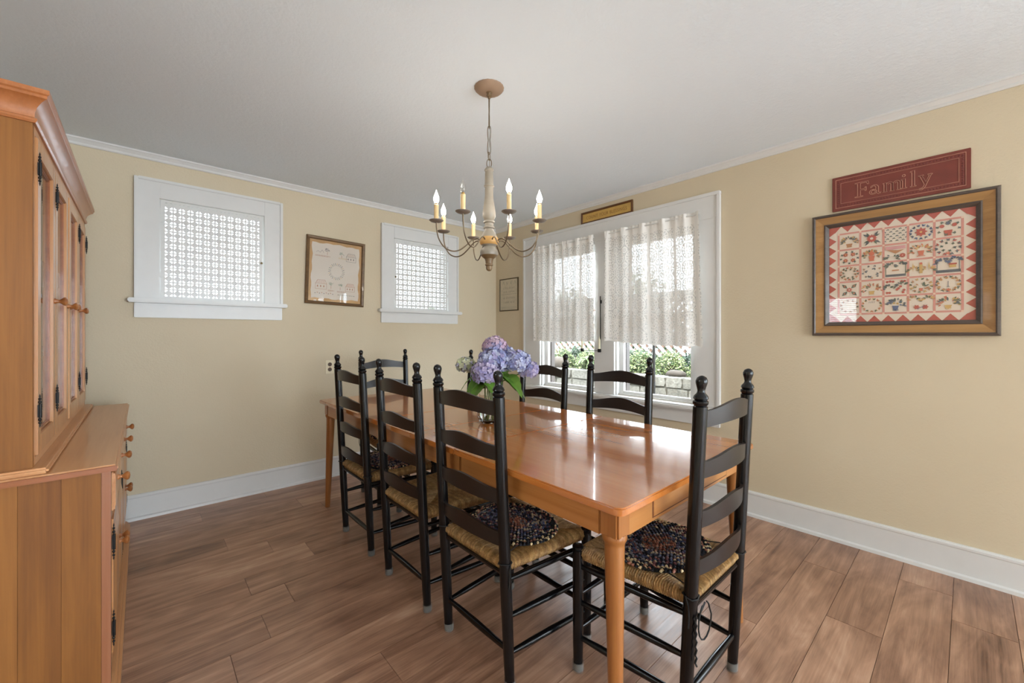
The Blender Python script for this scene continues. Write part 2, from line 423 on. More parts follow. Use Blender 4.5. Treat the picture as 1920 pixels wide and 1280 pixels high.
def back_window(n, x0, x1, nx, hinge_left, label):
    z0, z1 = 1.465, 2.145; cw = 0.124
    w = struct(empty('window_%d' % n, (x0, YA, z0))); w['label'] = label
    W_, H_ = x1 - x0, z1 - z0; t = -0.020
    def B(name, a, b, c, d, y0=t, y1=0.0, bev=0.003): return MB().box(a, b, y0, y1, c, d, bev).build(name, M_TRIM, w)
    B('casing', -cw, 0, 0, H_ + cw); B('casing', W_, W_ + cw, 0, H_ + cw); B('casing', 0, W_, H_, H_ + cw)
    # raised back band round the outside
    B('back_band', -cw - .004, -cw + .016, 0, H_ + cw, -0.030); B('back_band', W_ + cw - .016, W_ + cw + .004, 0, H_ + cw, -0.030)
    B('back_band', -cw + .016, W_ + cw - .016, H_ + cw - .016, H_ + cw + .004, -0.030)
    B('sill', -cw - 0.035, W_ + cw + 0.030, -0.030, 0.0, -0.062, 0.0, 0.006)
    B('apron', -cw - .004, W_ + cw, -0.128, -0.030, -0.018)
    # jambs
    m = MB(); m.box(0, .012, 0, TH, 0, H_); m.box(W_ - .012, W_, 0, TH, 0, H_); m.box(0.012, W_ - .012, 0, TH, H_ - .012, H_); m.box(0.012, W_ - .012, 0, TH, 0, .012)
    m.build('jamb', M_TRIM, w, smooth=0)
    # fixed sash + pane behind the grille
    m = MB(); s = .012
    m.box(.012, .012 + s, .030, .050, .012, H_ - .012); m.box(W_ - .012 - s, W_ - .012, .030, .050, .012, H_ - .012)
    m.box(.012 + s, W_ - .012 - s, .030, .050, .012, .012 + s); m.box(.012 + s, W_ - .012 - s, .030, .050, H_ - .012 - s, H_ - .012)
    m.build('sash', M_TRIM, w, smooth=0)
    MB().poly([(.024, .040, .024), (W_ - .024, .040, .024), (W_ - .024, .040, H_ - .024), (.024, .040, H_ - .024)]).build('pane', M_PANE_T, w, smooth=0)
    gl, gr = (0.006, 0.012) if hinge_left else (0.006, 0.007)
    me = grille_mesh(W_ - gl - gr, H_ - 0.008, nx, 13, 0.018, 0.012); me.materials.append(M_TRIM)
    g = bpy.data.objects.new('grille_panel', me); COL.objects.link(g); g.parent = w; g.location = (gl, -0.012, 0.004)
    hx = 0.0 if hinge_left else W_ - gl - gr
    for hz in (H_ * .23, H_ * .78): MB().box(hx - .010, hx + .010, -.007, -.0005, hz - .013, hz + .013, .002).build('hinge', M_TRIM, g)
    kx = W_ - gl - gr - .008 if hinge_left else .008
    MB().lathe([(.0035, 0), (.003, .006), (.0075, .009), (.0085, .013), (.005, .017), (0, .018)], 14, (0, 0, 0), 'Y').xform(Matrix.Translation((kx, 0, H_ * .45)) @ Matrix.Scale(-1, 4, (0, 1, 0))).build('knob', plain('antique_brass', rgb(120, 104, 74), .35, .8), g)
    return w
back_window(1, 0.09, 0.71, 12, True, 'white framed window with pierced metal grille beside the hutch')
back_window(2, 1.79, 2.40, 12, False, 'white framed window with pierced metal grille near the room corner')

# ------------------------------------------------------------------ double window on the right wall (local frame: x right = -y world, y into wall)
YN, YF = 1.185, 3.195
win = struct(empty('window_3', (XB, YF, 0.70), -PI / 2)); win['label'] = 'wide white double window with lace curtains over the garden'
WW = YF - YN
def wb(y): return YF - y
def WBX(name, ya, yb, z0, z1, d0, d1, bev=0.003, par=None, mat=M_TRIM):
    return MB().box(wb(ya), wb(yb), d0, d1, z0 - 0.70, z1 - 0.70, bev).build(name, mat, par or win)
T = -0.022
WBX('casing', YF, 2.955, .70, 2.06, T, 0); WBX('casing', 2.265, 2.06, .70, 2.06, T, 0); WBX('casing', 1.365, YN, .70, 2.06, T, 0)
WBX('head_casing', YF, YN, 2.06, 2.235, T, 0); WBX('head_cap', YF + .006, YN - .006, 2.222, 2.246, T - .012, 0)
WBX('back_band', YN + .018, YN - .005, .70, 2.222, T - .010, 0); WBX('back_band', YF + .005, YF - .018, .70, 2.222, T - .010, 0)
MB().box(wb(YF + .03), wb(YN - .03), -0.075, 0.02, -0.038, 0.0, 0.012).build('sill', M_TRIM, win)
WBX('apron', YF + .005, YN, .558, .662, -0.020, 0)
WBX('apron_cap', YF + .005, YN, .648, .662, -0.032, -0.020)
for (b0, b1, nm) in ((2.265, 2.955, 'far'), (1.365, 2.06, 'near')):
    a, b = wb(b1), wb(b0)            # left, right in local x
    m = MB(); m.box(a, a + .014, 0, TH + .02, 0, 1.36); m.box(b - .014, b, 0, TH + .02, 0, 1.36); m.box(a + .014, b - .014, 0, TH + .02, 1.346, 1.36); m.box(a + .014, b - .014, .02, TH + .02, -.0, .012)
    m.build('jamb', M_TRIM, win, smooth=0)
    for (zz0, zz1, d, nn) in ((0.0, .70, .040, 'lower_sash'), (.66, 1.346, .080, 'upper_sash')):
        m = MB(); st = .040
        lo = .034 if nn == 'lower_sash' else .045; hi = .045
        m.box(a + .014, a + .014 + st, d, d + .034, zz0, zz1, .002); m.box(b - .014 - st, b - .014, d, d + .034, zz0, zz1, .002)
        m.box(a + .014 + st, b - .014 - st, d, d + .034, zz0, zz0 + lo, .002); m.box(a + .014 + st, b - .014 - st, d, d + .034, zz1 - hi, zz1, .002)
        sa = m.build(nn, M_TRIM, win)
        MB().poly([(a + .014 + st, d + .017, zz0 + lo), (b - .014 - st, d + .017, zz0 + lo), (b - .014 - st, d + .017, zz1 - hi), (a + .014 + st, d + .017, zz1 - hi)]).build('pane', M_PANE, sa, smooth=0)
    MB().box(a + .014, b - .014, .122, .140, .80, .875, .002).build('storm_rail', M_TRIM, win)
    # aluminium storm track seen at the far jamb
    MB().box(a + .014, a + .034, .118, TH + .03, 0, 1.346, .001).build('storm_track', plain('storm_frame_brown', rgb(70, 60, 54), .5), win)
    MB().box((a + b) / 2 - .022, (a + b) / 2 + .022, .028, .041, .700, .716, .003).build('sash_lock', M_TRIM, win)

# blind-covered window on the left wall and plain unseen ones added behind the camera for daylight
w4 = struct(empty('window_4', (XC, 0.94, 1.385), PI / 2))
def casing4(w, W_, H_, cw=.09):
    for (a, b, c, d) in ((-cw, 0, -cw, H_ + cw), (W_, W_ + cw, -cw, H_ + cw), (0, W_, H_, H_ + cw), (0, W_, -cw, 0)):
        MB().box(a, b, -0.02, 0, c, d, .003).build('casing', M_TRIM, w)
casing4(w4, .56, .315, .05)
M_BLIND = plain('blind_white', rgb(236, 238, 242), 0.45)
bl0 = None
for i in range(13):
    if bl0 is None:
        bl0 = MB().box(.005, .555, -.010, .010, -.0008, .0008).build('blind_slat', M_BLIND, w4, smooth=0, loc=(0, .03, .012)); bl0.rotation_euler = (0.5, 0, 0)
    else:
        inst(bl0, w4, (0, .03, .012 + i * .0243))
for k, (a, b, hh) in enumerate(((-0.2, 1.3, 2.1), (1.5, 2.8, 2.1), (-3.7, -2.4, 1.9), (-1.8, -1.0, 1.9))):
    w = struct(empty('window_%d' % (5 + k), (b, YD, .10) if k < 2 else (XB, b, .20), PI if k < 2 else -PI / 2)); casing4(w, b - a, hh, .08)
    for (p, q) in ((0, (b - a) / 2 - .02), ((b - a) / 2 + .02, b - a)): MB().poly([(p, .04, 0), (q, .04, 0), (q, .04, hh), (p, .04, hh)]).build('pane', M_PANE, w, smooth=0)
    MB().box((b - a) / 2 - .02, (b - a) / 2 + .02, .02, .06, 0, hh).build('mullion', M_TRIM, w, smooth=0)
    MB().box(0, (b - a) / 2 - .02, .02, .06, .73, .77).build('meeting_rail', M_TRIM, w, smooth=0); MB().box((b - a) / 2 + .02, b - a, .02, .06, .73, .77).build('meeting_rail', M_TRIM, w, smooth=0)

# ------------------------------------------------------------------ dining table
TX0, TX1, TY0, TY1, TZ = 0.935, 1.945, 0.61, 3.10, 0.76
tab = thing('dining_table', ((TX0 + TX1) / 2, (TY0 + TY1) / 2, 0), 0, 'long polished honey-coloured wooden dining table with two leaves', 'table')
tox, toy = (TX0 + TX1) / 2, (TY0 + TY1) / 2
def top_piece(y0, y1, r0, r1):
    """rounded at the y0 end if r0, at the y1 end if r1"""
    x0, x1 = TX0 - tox, TX1 - tox; y0 -= toy; y1 -= toy; P = []
    def arc(cx, cy, a0, r):
        for i in range(5):
            a = a0 + PI / 2 * i / 4; P.append((cx + r * math.cos(a), cy + r * math.sin(a)))
    r = .028
    if r0: arc(x0 + r, y0 + r, PI, r); arc(x1 - r, y0 + r, 1.5 * PI, r)
    else: P.extend([(x0, y0), (x1, y0)])
    if r1: arc(x1 - r, y1 - r, 0, r); arc(x0 + r, y1 - r, PI / 2, r)
    else: P.extend([(x1, y1), (x0, y1)])
    bm = bmesh.new(); vs = [bm.verts.new((p[0], p[1], TZ - .023)) for p in P]; f = bm.faces.new(vs)
    r_ = bmesh.ops.extrude_face_region(bm, geom=[f])
    for v in [g for g in r_['geom'] if isinstance(g, bmesh.types.BMVert)]: v.co.z = TZ
    bmesh.ops.recalc_face_normals(bm, faces=bm.faces)
    ed = [e for e in bm.edges if abs(e.verts[0].co.z - e.verts[1].co.z) < 1e-6]
    bmesh.ops.bevel(bm, geom=ed, offset=.004 if (r0 or r1) else .002, segments=2, affect='EDGES')
    bm.verts.index_update(); m = MB(); m.add([v.co[:] for v in bm.verts], [[v.index for v in f.verts] for f in bm.faces]); bm.free()
    return m.build('table_top' if (r0 or r1) else 'table_leaf', M_TABLE, tab, 40)
g = .0008
top_piece(TY0, 1.392 - g, True, False); top_piece(1.392 + g, 1.757 - g, False, False); top_piece(1.757 + g, 2.165 - g, False, False); top_piece(2.165 + g, TY1, False, True)
ins = .034; az0, az1 = .652, TZ - .0235
for (a, b) in ((TY0 + .095, 1.389), (1.395, 1.754), (1.760, 2.162), (2.168, TY1 - .095)):
    for sx, xx in ((1, TX0 + ins), (-1, TX1 - ins)):
        MB().box(min(xx, xx + sx * .02) - tox, max(xx, xx + sx * .02) - tox, a - toy, b - toy, az0, az1, .0025).build('apron', M_TABLE2, tab)
        nose = MB().box(min(xx - sx * .004, xx) - tox, max(xx - sx * .004, xx) - tox, a - toy, a - toy + .035, az0, az1, .001)
        if 1.3 < a < 2.3: nose.build('apron_block', M_TABLE2, tab)
M_TABLE2X = wood('table_end_apron_wood', rgb(156, 95, 46), rgb(175, 116, 62), rgb(189, 132, 77), 'X', 0.3, 0.3, 0.08, 0.7, 0.0)
for sy, yy in ((1, TY0 + ins), (-1, TY1 - ins)):
    ea = MB().box(TX0 + .09 - tox, TX1 - .09 - tox, min(yy, yy + sy * .02) - toy, max(yy, yy + sy * .02) - toy, az0, az1, .0025).build('apron', M_TABLE2X, tab)
    if sy > 0:
        xa, xb = 1.155, 1.725
        m = MB()
        for (p, q, c, d) in ((xa, xb, .664, .667), (xa, xb, .725, .728), (xa, xa + .004, .667, .725), (xb - .004, xb, .667, .725)):
            m.box(p - tox, q - tox, yy - .001 - toy, yy + .002 - toy, c, d)
        m.build('drawer_gap', M_GROOVE, ea, smooth=0)
        MB().box(xa + .004 - tox, xb - .004 - tox, yy - .002 - toy, yy + .01 - toy, .667, .725, .0015).build('drawer_front', M_TABLE2X, ea)
for sx in (-1, 1):
    for sy in (-1, 1):
        cx = (TX0 + .064 - tox) if sx < 0 else (TX1 - .064 - tox); cy = (TY0 + .064 - toy) if sy < 0 else (TY1 - .064 - toy)
        m = MB(); h = .0315
        m.box(cx - h, cx + h, cy - h, cy + h, .652, az1, .006)
        pr = [(.034, .660), (.036, .652), (.035, .644), (.031, .637), (.0285, .630)]
        N = 10
        for i in range(N + 1): pr.append((.0285 - .0115 * i / N, .626 - .6255 * i / N))
        pr = pr[::-1]
        mm = MB().lathe(pr, 22)
        mm.v = [(v[0] + cx + sx * .016 * (1 - min(1, v[2] / .64)), v[1] + cy + sy * .016 * (1 - min(1, v[2] / .64)), v[2]) for v in mm.v]
        m.add(mm.v, mm.f); m.build('leg', M_TLEG, tab)

# ------------------------------------------------------------------ ladder-back chairs  (local: faces +Y, rear feet on y=0)
LEAN = 0.055
def px(z): return -LEAN * z / 1.10
def rush_seat():
    m = MB(); zt = .447; D = .372; rs_ = random.Random(12)
    def pos(u, v, z):  # u in 0..1 across, v in 0..1 deep (may overshoot)
        return ((u - .5) * 2 * (.186 + .040 * min(max(v, 0), 1)), px(.44) * (1 - v) + v * D + .004, z)
    def strand(side, s0, s1):
        s = (s0 + s1) / 2; dep = min(s, 1 - s)
        path = [(.030, -.040), (.012, -.041), (-.002, -.034), (-.010, -.022), (-.008, -.008), (.004, .0), (.020, .0008)]
        L = D if side in 'FB' else .40
        e = dep * L
        if e > .03: path += [(.03 + (e - .03) * .5, -.003), (e, -.008)]
        V = []
        for (d, dz) in path:
            t = d / L
            for (ss, dh) in ((s0, -.0060), (s, .0016), (s1, -.0060)):
                q = t if d > .02 else t
                nrm = (0, 0)
                if side == 'B': p = pos(ss, q, zt + dz + (dh if d > -.005 else 0)); p = (p[0], p[1] + (0 if d > -.005 else -dh), p[2])
                elif side == 'F': p = pos(ss, 1 - q, zt + dz + (dh if d > -.005 else 0)); p = (p[0], p[1] + (0 if d > -.005 else dh), p[2])
                elif side == 'L': p = pos(q, ss, zt + dz + (dh if d > -.005 else 0)); p = (p[0] - (0 if d > -.005 else dh), p[1], p[2])
                else: p = pos(1 - q, ss, zt + dz + (dh if d > -.005 else 0)); p = (p[0] + (0 if d > -.005 else dh), p[1], p[2])
                V.append(p)
        F = []
        for i in range(len(path) - 1):
            for k in range(2):
                f = (i * 3 + k, i * 3 + k + 1, (i + 1) * 3 + k + 1, (i + 1) * 3 + k)
                F.append(f if side in 'FR' else f[::-1])
        k_ = rs_.uniform(.62, 1.12); m.add(V, F, (k_, k_ * rs_.uniform(.96, 1.02), k_ * rs_.uniform(.88, 1.02), 1))
    for side, n in (('B', 50), ('F', 50), ('L', 46), ('R', 46)):
        for i in range(n):
            a, b = .035 + .93 * i / n, .035 + .93 * (i + 1) / n
            strand(side, a, b)
    return m
def slat_mesh(zb):
    m = MB(); n = 20; V = []; F = []; half = .190 - .004
    for i in range(n + 1):
        s = -1 + 2 * i / n; x = s * half; bow = -.034 * (1 - s * s)
        zlo = zb + .010 * math.cos(s * PI / 2) ; a = .5 + .5 * math.cos(PI * s)
        zhi = zb + .050 + .024 * a
        for (z, th) in ((zlo, -.005), (zhi, -.005), (zhi, .005), (zlo, .005)):
            V.append((x, px(z) + bow + th, z))
    for i in range(n):
        for k in range(4):
            F.append((i * 4 + k, (i + 1) * 4 + k, (i + 1) * 4 + (k + 1) % 4, i * 4 + (k + 1) % 4))
    F += [(0, 1, 2, 3), tuple(n * 4 + k for k in (3, 2, 1, 0))]
    return m.add(V, F)
def make_chair():
    c = empty('ladderback_chair', (0, 0, 0))
    R0 = .0205
    post = [(.0165, .004), (.0185, .10), (R0, .30), (R0, 1.010), (.0172, 1.013), (.0218, 1.019), (.0218, 1.026), (.0170, 1.030), (.0215, 1.035), (.0195, 1.042), (.0125, 1.050), (.0105, 1.057), (.0128, 1.067), (.0162, 1.079), (.0168, 1.087), (.0130, 1.096), (.006, 1.1005), (0, 1.102)]
    for sx in (-1, 1):
        m = MB().lathe([(0, .004)] + post, 18); m.v = [(v[0] + sx * .190, v[1] + px(v[2]), v[2]) for v in m.v]
        p = m.build('back_post', M_BLACK, c, 40)
        MB().lathe([(0, .0), (.020, .0), (.0215, .003), (.0215, .034), (.0200, .034), (.0190, .006), (0, .0055)], 16, (sx * .190, 0, 0)).build('foot_cup', M_CUP, p)
        fl_ = [(0, .004), (.0165, .004), (.0185, .10), (.0195, .25), (.0195, .440), (.0165, .443), (.0205, .447), (.0205, .453), (.0165, .457), (0, .458)]
        p = MB().lathe(fl_, 18, (sx * .228, .375, 0)).build('front_leg', M_BLACK, c, 40)
        MB().lathe([(0, .0), (.020, .0), (.0215, .003), (.0215, .034), (.0200, .034), (.0190, .006), (0, .0055)], 16, (sx * .228, .375, 0)).build('foot_cup', M_CUP, p)
        for z in (.382, .252, .124):
            a = Vector((sx * .190, px(z), z)); b = Vector((sx * .228, .375, z)); k = [a.lerp(b, t) for t in (0.04, .25, .5, .75, .96)]
            MB().tube(k, [.0085, .0115, .0125, .0115, .0085], 12).build('stretcher', M_BLACK, c, 50)
    for z in (.275, .150): MB().tube([(-.215, .375, z), (-.1, .375, z), (0, .375, z), (.1, .375, z), (.215, .375, z)], [.0085, .0115, .0125, .0115, .0085], 12).build('stretcher', M_BLACK, c, 50)
    z = .135; MB().tube([(-.178, px(z), z), (-.08, px(z), z), (0, px(z), z), (.08, px(z), z), (.178, px(z), z)], [.0085, .0115, .0125, .0115, .0085], 12).build('stretcher', M_BLACK, c, 50)
    for zb in (.945, .792, .642, .496): slat_mesh(zb).build('slat', M_SLAT, c, 50)
    # dark seat rail below the rush at the back and front
    MB().box(-.172, .172, px(.4) - .006, px(.4) + .010, .392, .405, .003).build('seat_rail', M_SLAT, c)
    rush_seat().build('rush_seat', M_RUSH, c, 60)
    return c
chair0 = make_chair()
CH = [ # x, y, rot, label
    (1.410, 0.578, 0, 'black ladder-back chair with braided pad at the near end of the table'),
    (0.945, 1.250, -PI / 2, 'black ladder-back chair with braided pad, nearest on the hutch side of the table'),
    (0.938, 1.790, -PI / 2, 'black ladder-back chair with bare woven rush seat, middle of the hutch side'),
    (0.945, 2.402, -PI / 2, 'black ladder-back chair with braided pad, farthest on the hutch side of the table'),
    (1.473, 3.150, PI, 'black ladder-back chair at the far end of the table facing the camera'),
    (1.930, 1.312, PI / 2, 'black ladder-back chair in front of the right half of the lace-curtained window'),
    (1.930, 1.890, PI / 2, 'black ladder-back chair in front of the left half of the lace-curtained window'),
    (1.930, 2.510, PI / 2, 'black ladder-back chair mostly hidden behind the hydrangeas')]
for i, (x, y, rz, lab) in enumerate(CH):
    c = chair0 if i == 0 else copy_tree(chair0)
    c.location = (x, y, 0); c.rotation_euler = (0, 0, rz)
    tag(c, lab, 'chair', 'ladder-back chairs around the dining table')

# braided pads
def make_pad(seed, dangle):
    rnd = random.Random(seed)
    root = empty('braided_pad', (0, 0, 0))
    m = MB()
    pal_in = [rgb(142, 88, 72), rgb(122, 72, 60), rgb(120, 106, 100), rgb(164, 114, 94), rgb(84, 74, 78)]
    pal_mid = [rgb(56, 56, 68), rgb(70, 76, 102), rgb(112, 112, 126), rgb(38, 37, 42), rgb(92, 82, 100), rgb(172, 152, 130), rgb(120, 84, 84)]
    pal_md2 = [rgb(38, 36, 40), rgb(80, 86, 112), rgb(192, 170, 138), rgb(116, 76, 78), rgb(52, 54, 66), rgb(126, 120, 124)]
    pal_out = [rgb(34, 33, 34), rgb(40, 38, 38), rgb(204, 180, 140), rgb(168, 114, 96), rgb(48, 48, 54)]
    nr = 12
    for k in range(nr):
        r = .008 + (.163 - .008) * k / (nr - 1)
        pal = pal_in if k < 4 else pal_mid if k < 7 else pal_md2 if k < 10 else pal_out
        for half in (-1, 1):
            rr = r + half * .0033
            n = max(4, int(2 * PI * rr / .0125))
            for i in range(n):
                a = 2 * PI * (i + .5 * (half > 0)) / n
                ex = 1.17
                cx, cy = rr * math.cos(a) * ex, rr * math.sin(a)
                tx, ty = -math.sin(a) * ex, math.cos(a); L = math.hypot(tx, ty); tx /= L; ty /= L
                th = half * .62; dx, dy = tx * math.cos(th) - ty * math.sin(th), tx * math.sin(th) + ty * math.cos(th)
                lx, wx, hz = .0088, .0058, .0056
                zc = .009 + rnd.uniform(-.0006, .0006)
                V = [(cx + dx * lx, cy + dy * lx, zc), (cx - dx * lx, cy - dy * lx, zc), (cx - dy * wx, cy + dx * wx, zc), (cx + dy * wx, cy - dx * wx, zc), (cx, cy, zc + hz), (cx, cy, zc - hz - .002)]
                col = rnd.choice(pal); j = rnd.uniform(.8, 1.2); col = (col[0] * j, col[1] * j, col[2] * j, 1)
                m.add(V, [(0, 2, 4), (2, 1, 4), (1, 3, 4), (3, 0, 4), (2, 0, 5), (1, 2, 5), (3, 1, 5), (0, 3, 5)], col)
    m.build('braid', M_BRAID, root, 80)
    base = MB().lathe([(0, .001), (.163, .001), (.163, .009), (0, .009)], 40); base.v = [(v[0] * 1.17, v[1], v[2]) for v in base.v]; base.build('backing', M_TIE, root)
    # ties round the rear posts (pad centre sits .185 in front of the rear posts)
    for sx in (-1, 1):
        pxx, pyy = sx * .190, -.205
        pts = [(sx * .150, -.110, .008), (sx * .165, -.150, .012), (sx * .168, -.190, .004)]
        for i in range(9):
            a = (0.2 if sx > 0 else PI - .2) + sx * (-1) * -2 * PI * i / 8
            pts.append((pxx + .0235 * math.cos(a), pyy + .0235 * math.sin(a), -.004 - .003 * math.sin(a * 2)))
        e = pts[-1]
        pts += [(e[0] + .004, e[1] - .006, -.03), (e[0] + .003, e[1] - .008, -.065), (e[0] - .004 * sx, e[1] - .006, -.095)]
        MB().tube(pts, .0022, 6).build('tie', M_TIE, root, 60)
    if dangle:
        pts = [(-.185, -.205 - .022, -.06)]
        for i in range(15):
            a = PI * (.5 + 1.9 * i / 14); pts.append((-.150 + .045 * math.cos(a) * (1 if i < 12 else .8), -.230, -.085 + .055 * math.sin(a)))
        MB().tube(pts, .0024, 6).build('tie', M_TIE, root, 60)
        pts = [(-.206, -.225, -.055 - .012 * i) if i % 2 else (-.200, -.227, -.055 - .012 * i) for i in range(13)]
        MB().tube(pts, .003, 6).build('tie', M_TIE, root, 60)
    return root
PADZ = .4475
PADS = [(0, 3, True, 'oval braided pad with looping black ties, on the near-end chair'),
        (1, 5, False, 'oval braided pad on the nearest hutch-side chair'),
        (3, 9, False, 'oval braided pad on the farthest hutch-side chair'),
        (4, 11, False, 'oval braided pad on the chair at the far end of the table')]
for (ci, seed, dg, lab) in PADS:
    p = make_pad(seed, dg); x, y, rz, _ = CH[ci]
    off = Matrix.Rotation(rz, 3, 'Z') @ Vector((0, .183, 0))
    p.location = (x + off.x, y + off.y, PADZ); p.rotation_euler = (0, 0, rz)
    tag(p, lab, 'chair pad', 'braided chair pads')

# ------------------------------------------------------------------ hutch on the left
HY0, HY1 = 1.875, 3.45            # base ends
HB = XC + .005                    # back
HF = -.075                        # base front face
hut = thing('china_hutch', ((HB + HF) / 2, (HY0 + HY1) / 2, 0), 0, 'tall honey maple china hutch with glass doors and wooden knobs', 'hutch')
hx, hy = hut.location.x, hut.location.y
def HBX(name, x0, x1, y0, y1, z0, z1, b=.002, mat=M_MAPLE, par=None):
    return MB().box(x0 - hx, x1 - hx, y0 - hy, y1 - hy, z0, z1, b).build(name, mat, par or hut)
CZ = .80
# base: side boards glued edge to edge, seen from the camera
nb = 5; wdt = (HF - .022 - HB) / nb
for sy, yy in ((0, HY0), (1, HY1 - .02)):
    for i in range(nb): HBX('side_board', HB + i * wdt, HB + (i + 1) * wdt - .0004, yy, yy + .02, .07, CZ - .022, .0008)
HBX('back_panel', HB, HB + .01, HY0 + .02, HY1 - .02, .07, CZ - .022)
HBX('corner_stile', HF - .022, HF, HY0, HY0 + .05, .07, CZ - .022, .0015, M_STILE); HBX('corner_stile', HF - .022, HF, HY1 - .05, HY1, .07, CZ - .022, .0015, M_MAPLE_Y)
HBX('bottom_shelf', HB + .01, HF - .022, HY0 + .02, HY1 - .02, .085, .10)
HBX('face_rail', HF - .022, HF, HY0 + .05, HY1 - .05, CZ - .04, CZ - .022, .001, M_MAPLE_Y); HBX('face_rail', HF - .022, HF, HY0 + .05, HY1 - .05, .605, .625, .001, M_MAPLE_Y); HBX('face_rail', HF - .022, HF, HY0 + .05, HY1 - .05, .10, .145, .001, M_MAPLE_Y)
m = MB()   # stepped plinth
m.box(HB - hx, HF + .022 - hx, HY0 - .020 - hy, HY1 + .020 - hy, 0, .055, .003); m.box(HB - hx, HF + .014 - hx, HY0 - .012 - hy, HY1 + .012 - hy, .055, .078, .006)
m.build('plinth', M_MAPLE_Y, hut)
HBX('counter_top', HB, -.057, HY0 - .021, HY1 + .021, CZ - .022, CZ, .007, M_MAPLE_Y)
HBX('counter_edge', HB, -.059, HY0 - .0235, HY0 - .0200, CZ - .020, CZ - .003, .0015, M_MAPLE_D)
def knob(par, x, y, z, s=1.0):
    pr = [(0, 0), (.010, 0), (.0105, .003), (.0065, .008), (.006, .014), (.011, .019), (.0155, .024), (.016, .029), (.011, .034), (0, .0355)]
    return MB().lathe([(a * s, b * s) for a, b in pr], 18, (x - hx, y - hy, z), 'X').build('knob', M_KNOB, par, 50)
def hinge(par, x, y, z, s=1.0):
    m = MB(); X, Y = x - hx, y - hy
    m.box(X, X + .0025, Y - .0065, Y + .0065, z - .024 * s, z + .024 * s, .001); m.tube([(X + .005, Y, z - .026 * s), (X + .005, Y, z + .026 * s)], .0038, 10)
    for d in (-1, 1):
        m.lathe([(0, -.006), (.003, -.004), (.004, 0), (.003, .004), (0, .006)], 8, (X + .004, Y, z + d * .033 * s))
        m.lathe([(0, -.005), (.003, -.003), (.0035, 0), (.003, .003), (0, .005)], 8, (X + .004, Y, z + d * .045 * s))
        m.lathe([(0, -.008), (.0022, 0), (0, .008)], 6, (X + .004, Y, z + d * .055 * s))
    return m.build('hinge', M_IRON, par, 50)
dw = (HY1 - HY0 - .10) / 4
for i in range(4):
    y0 = HY0 + .05 + i * dw + .003; y1 = y0 + dw - .006
    d = HBX('drawer', HF - .018, HF + .008, y0, y1, .628, CZ - .043, .004, M_MAPLE_Y)
    HBX('drawer_lip', HF + .0075, HF + .0095, y0 + .012, y1 - .012, .640, CZ - .055, .001, M_MAPLE_Y, d)
    knob(d, HF + .008, (y0 + y1) / 2 - .06 * (1.5 - i) * .0, .695)
    d = HBX('base_door', HF - .018, HF + .004, y0, y1, .148, .602, .003, M_MAPLE_LIT)
    m = MB(); a0, a1 = y0 + .055 - hy, y1 - .055 - hy; b0, b1 = .205, .548; Xf = HF + .004 - hx
    V = [(Xf, a0, b0), (Xf, a1, b0), (Xf, a1, b1), (Xf, a0, b1), (Xf + .006, a0 + .03, b0 + .03), (Xf + .006, a1 - .03, b0 + .03), (Xf + .006, a1 - .03, b1 - .03), (Xf + .006, a0 + .03, b1 - .03)]
    m.add(V, [(0, 1, 5, 4), (1, 2, 6, 5), (2, 3, 7, 6), (3, 0, 4, 7), (4, 5, 6, 7)]); m.build('raised_panel', M_MAPLE_LIT, d, 10)
    hs = y0 - .002 if i % 2 == 0 else y1 + .002
    for z in (.235, .525): hinge(d, HF + .001, hs, z)
    knob(d, HF + .004, (y1 - .028) if i % 2 == 0 else (y0 + .028), .40 if i else .40)
# upper cabinet
UY0, UY1, UF = 1.895, 3.415, -.245
UB = HB
HBX('foot_moulding', UB, UF + .034, UY0 - .022, UY1 + .022, CZ, CZ + .018, .006, M_MAPLE_Y)
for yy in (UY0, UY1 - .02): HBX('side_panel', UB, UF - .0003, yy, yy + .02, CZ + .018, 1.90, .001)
HBX('face_stile', UF - .02, UF, UY0 + .0203, UY0 + .032, CZ + .018, 1.90, .001, M_MAPLE_LIT); HBX('face_stile', UF - .02, UF, UY1 - .032, UY1 - .0203, CZ + .018, 1.90, .001, M_MAPLE_LIT)
HBX('face_rail', UF - .02, UF, UY0 + .032, UY1 - .032, 1.835, 1.90, .001, M_MAPLE_Y); HBX('face_rail', UF - .02, UF, UY0 + .032, UY1 - .032, CZ + .018, CZ + .045, .001, M_MAPLE_Y)
HBX('face_stile', UF - .02, UF, (UY0 + UY1) / 2 - .02, (UY0 + UY1) / 2 + .02, CZ + .045, 1.835, .001, M_MAPLE_LIT)
HBX('back_panel', UB, UB + .01, UY0 + .02, UY1 - .02, CZ + .018, 1.90); HBX('cabinet_top', UB, UF - .02, UY0 + .02, UY1 - .02, 1.88, 1.90)
for z in (1.14, 1.48): HBX('shelf', UB + .01, UF - .03, UY0 + .02, UY1 - .02, z, z + .018, .002)
prof = [(0, 1.862), (.006, 1.862), (.010, 1.868), (.010, 1.874), (.004, 1.878), (.005, 1.892), (.010, 1.908), (.020, 1.922), (.029, 1.930), (.033, 1.932), (.033, 1.940), (.038, 1.944), (.038, 1.957), (0, 1.957)]
V = []; F = []
for (o, z) in prof:
    V += [(UB - hx, UY0 - o - hy, z), (UF + o - hx, UY0 - o - hy, z), (UF + o - hx, UY1 + o - hy, z), (UB - hx, UY1 + o - hy, z)]
for i in range(len(prof) - 1):
    for k in range(3): F.append((i * 4 + k, i * 4 + k + 1, (i + 1) * 4 + k + 1, (i + 1) * 4 + k))
n4 = (len(prof) - 1) * 4; F.append((n4, n4 + 1, n4 + 2, n4 + 3)); F.append(tuple(i * 4 for i in range(len(prof)))); F.append(tuple(i * 4 + 3 for i in range(len(prof)))[::-1])
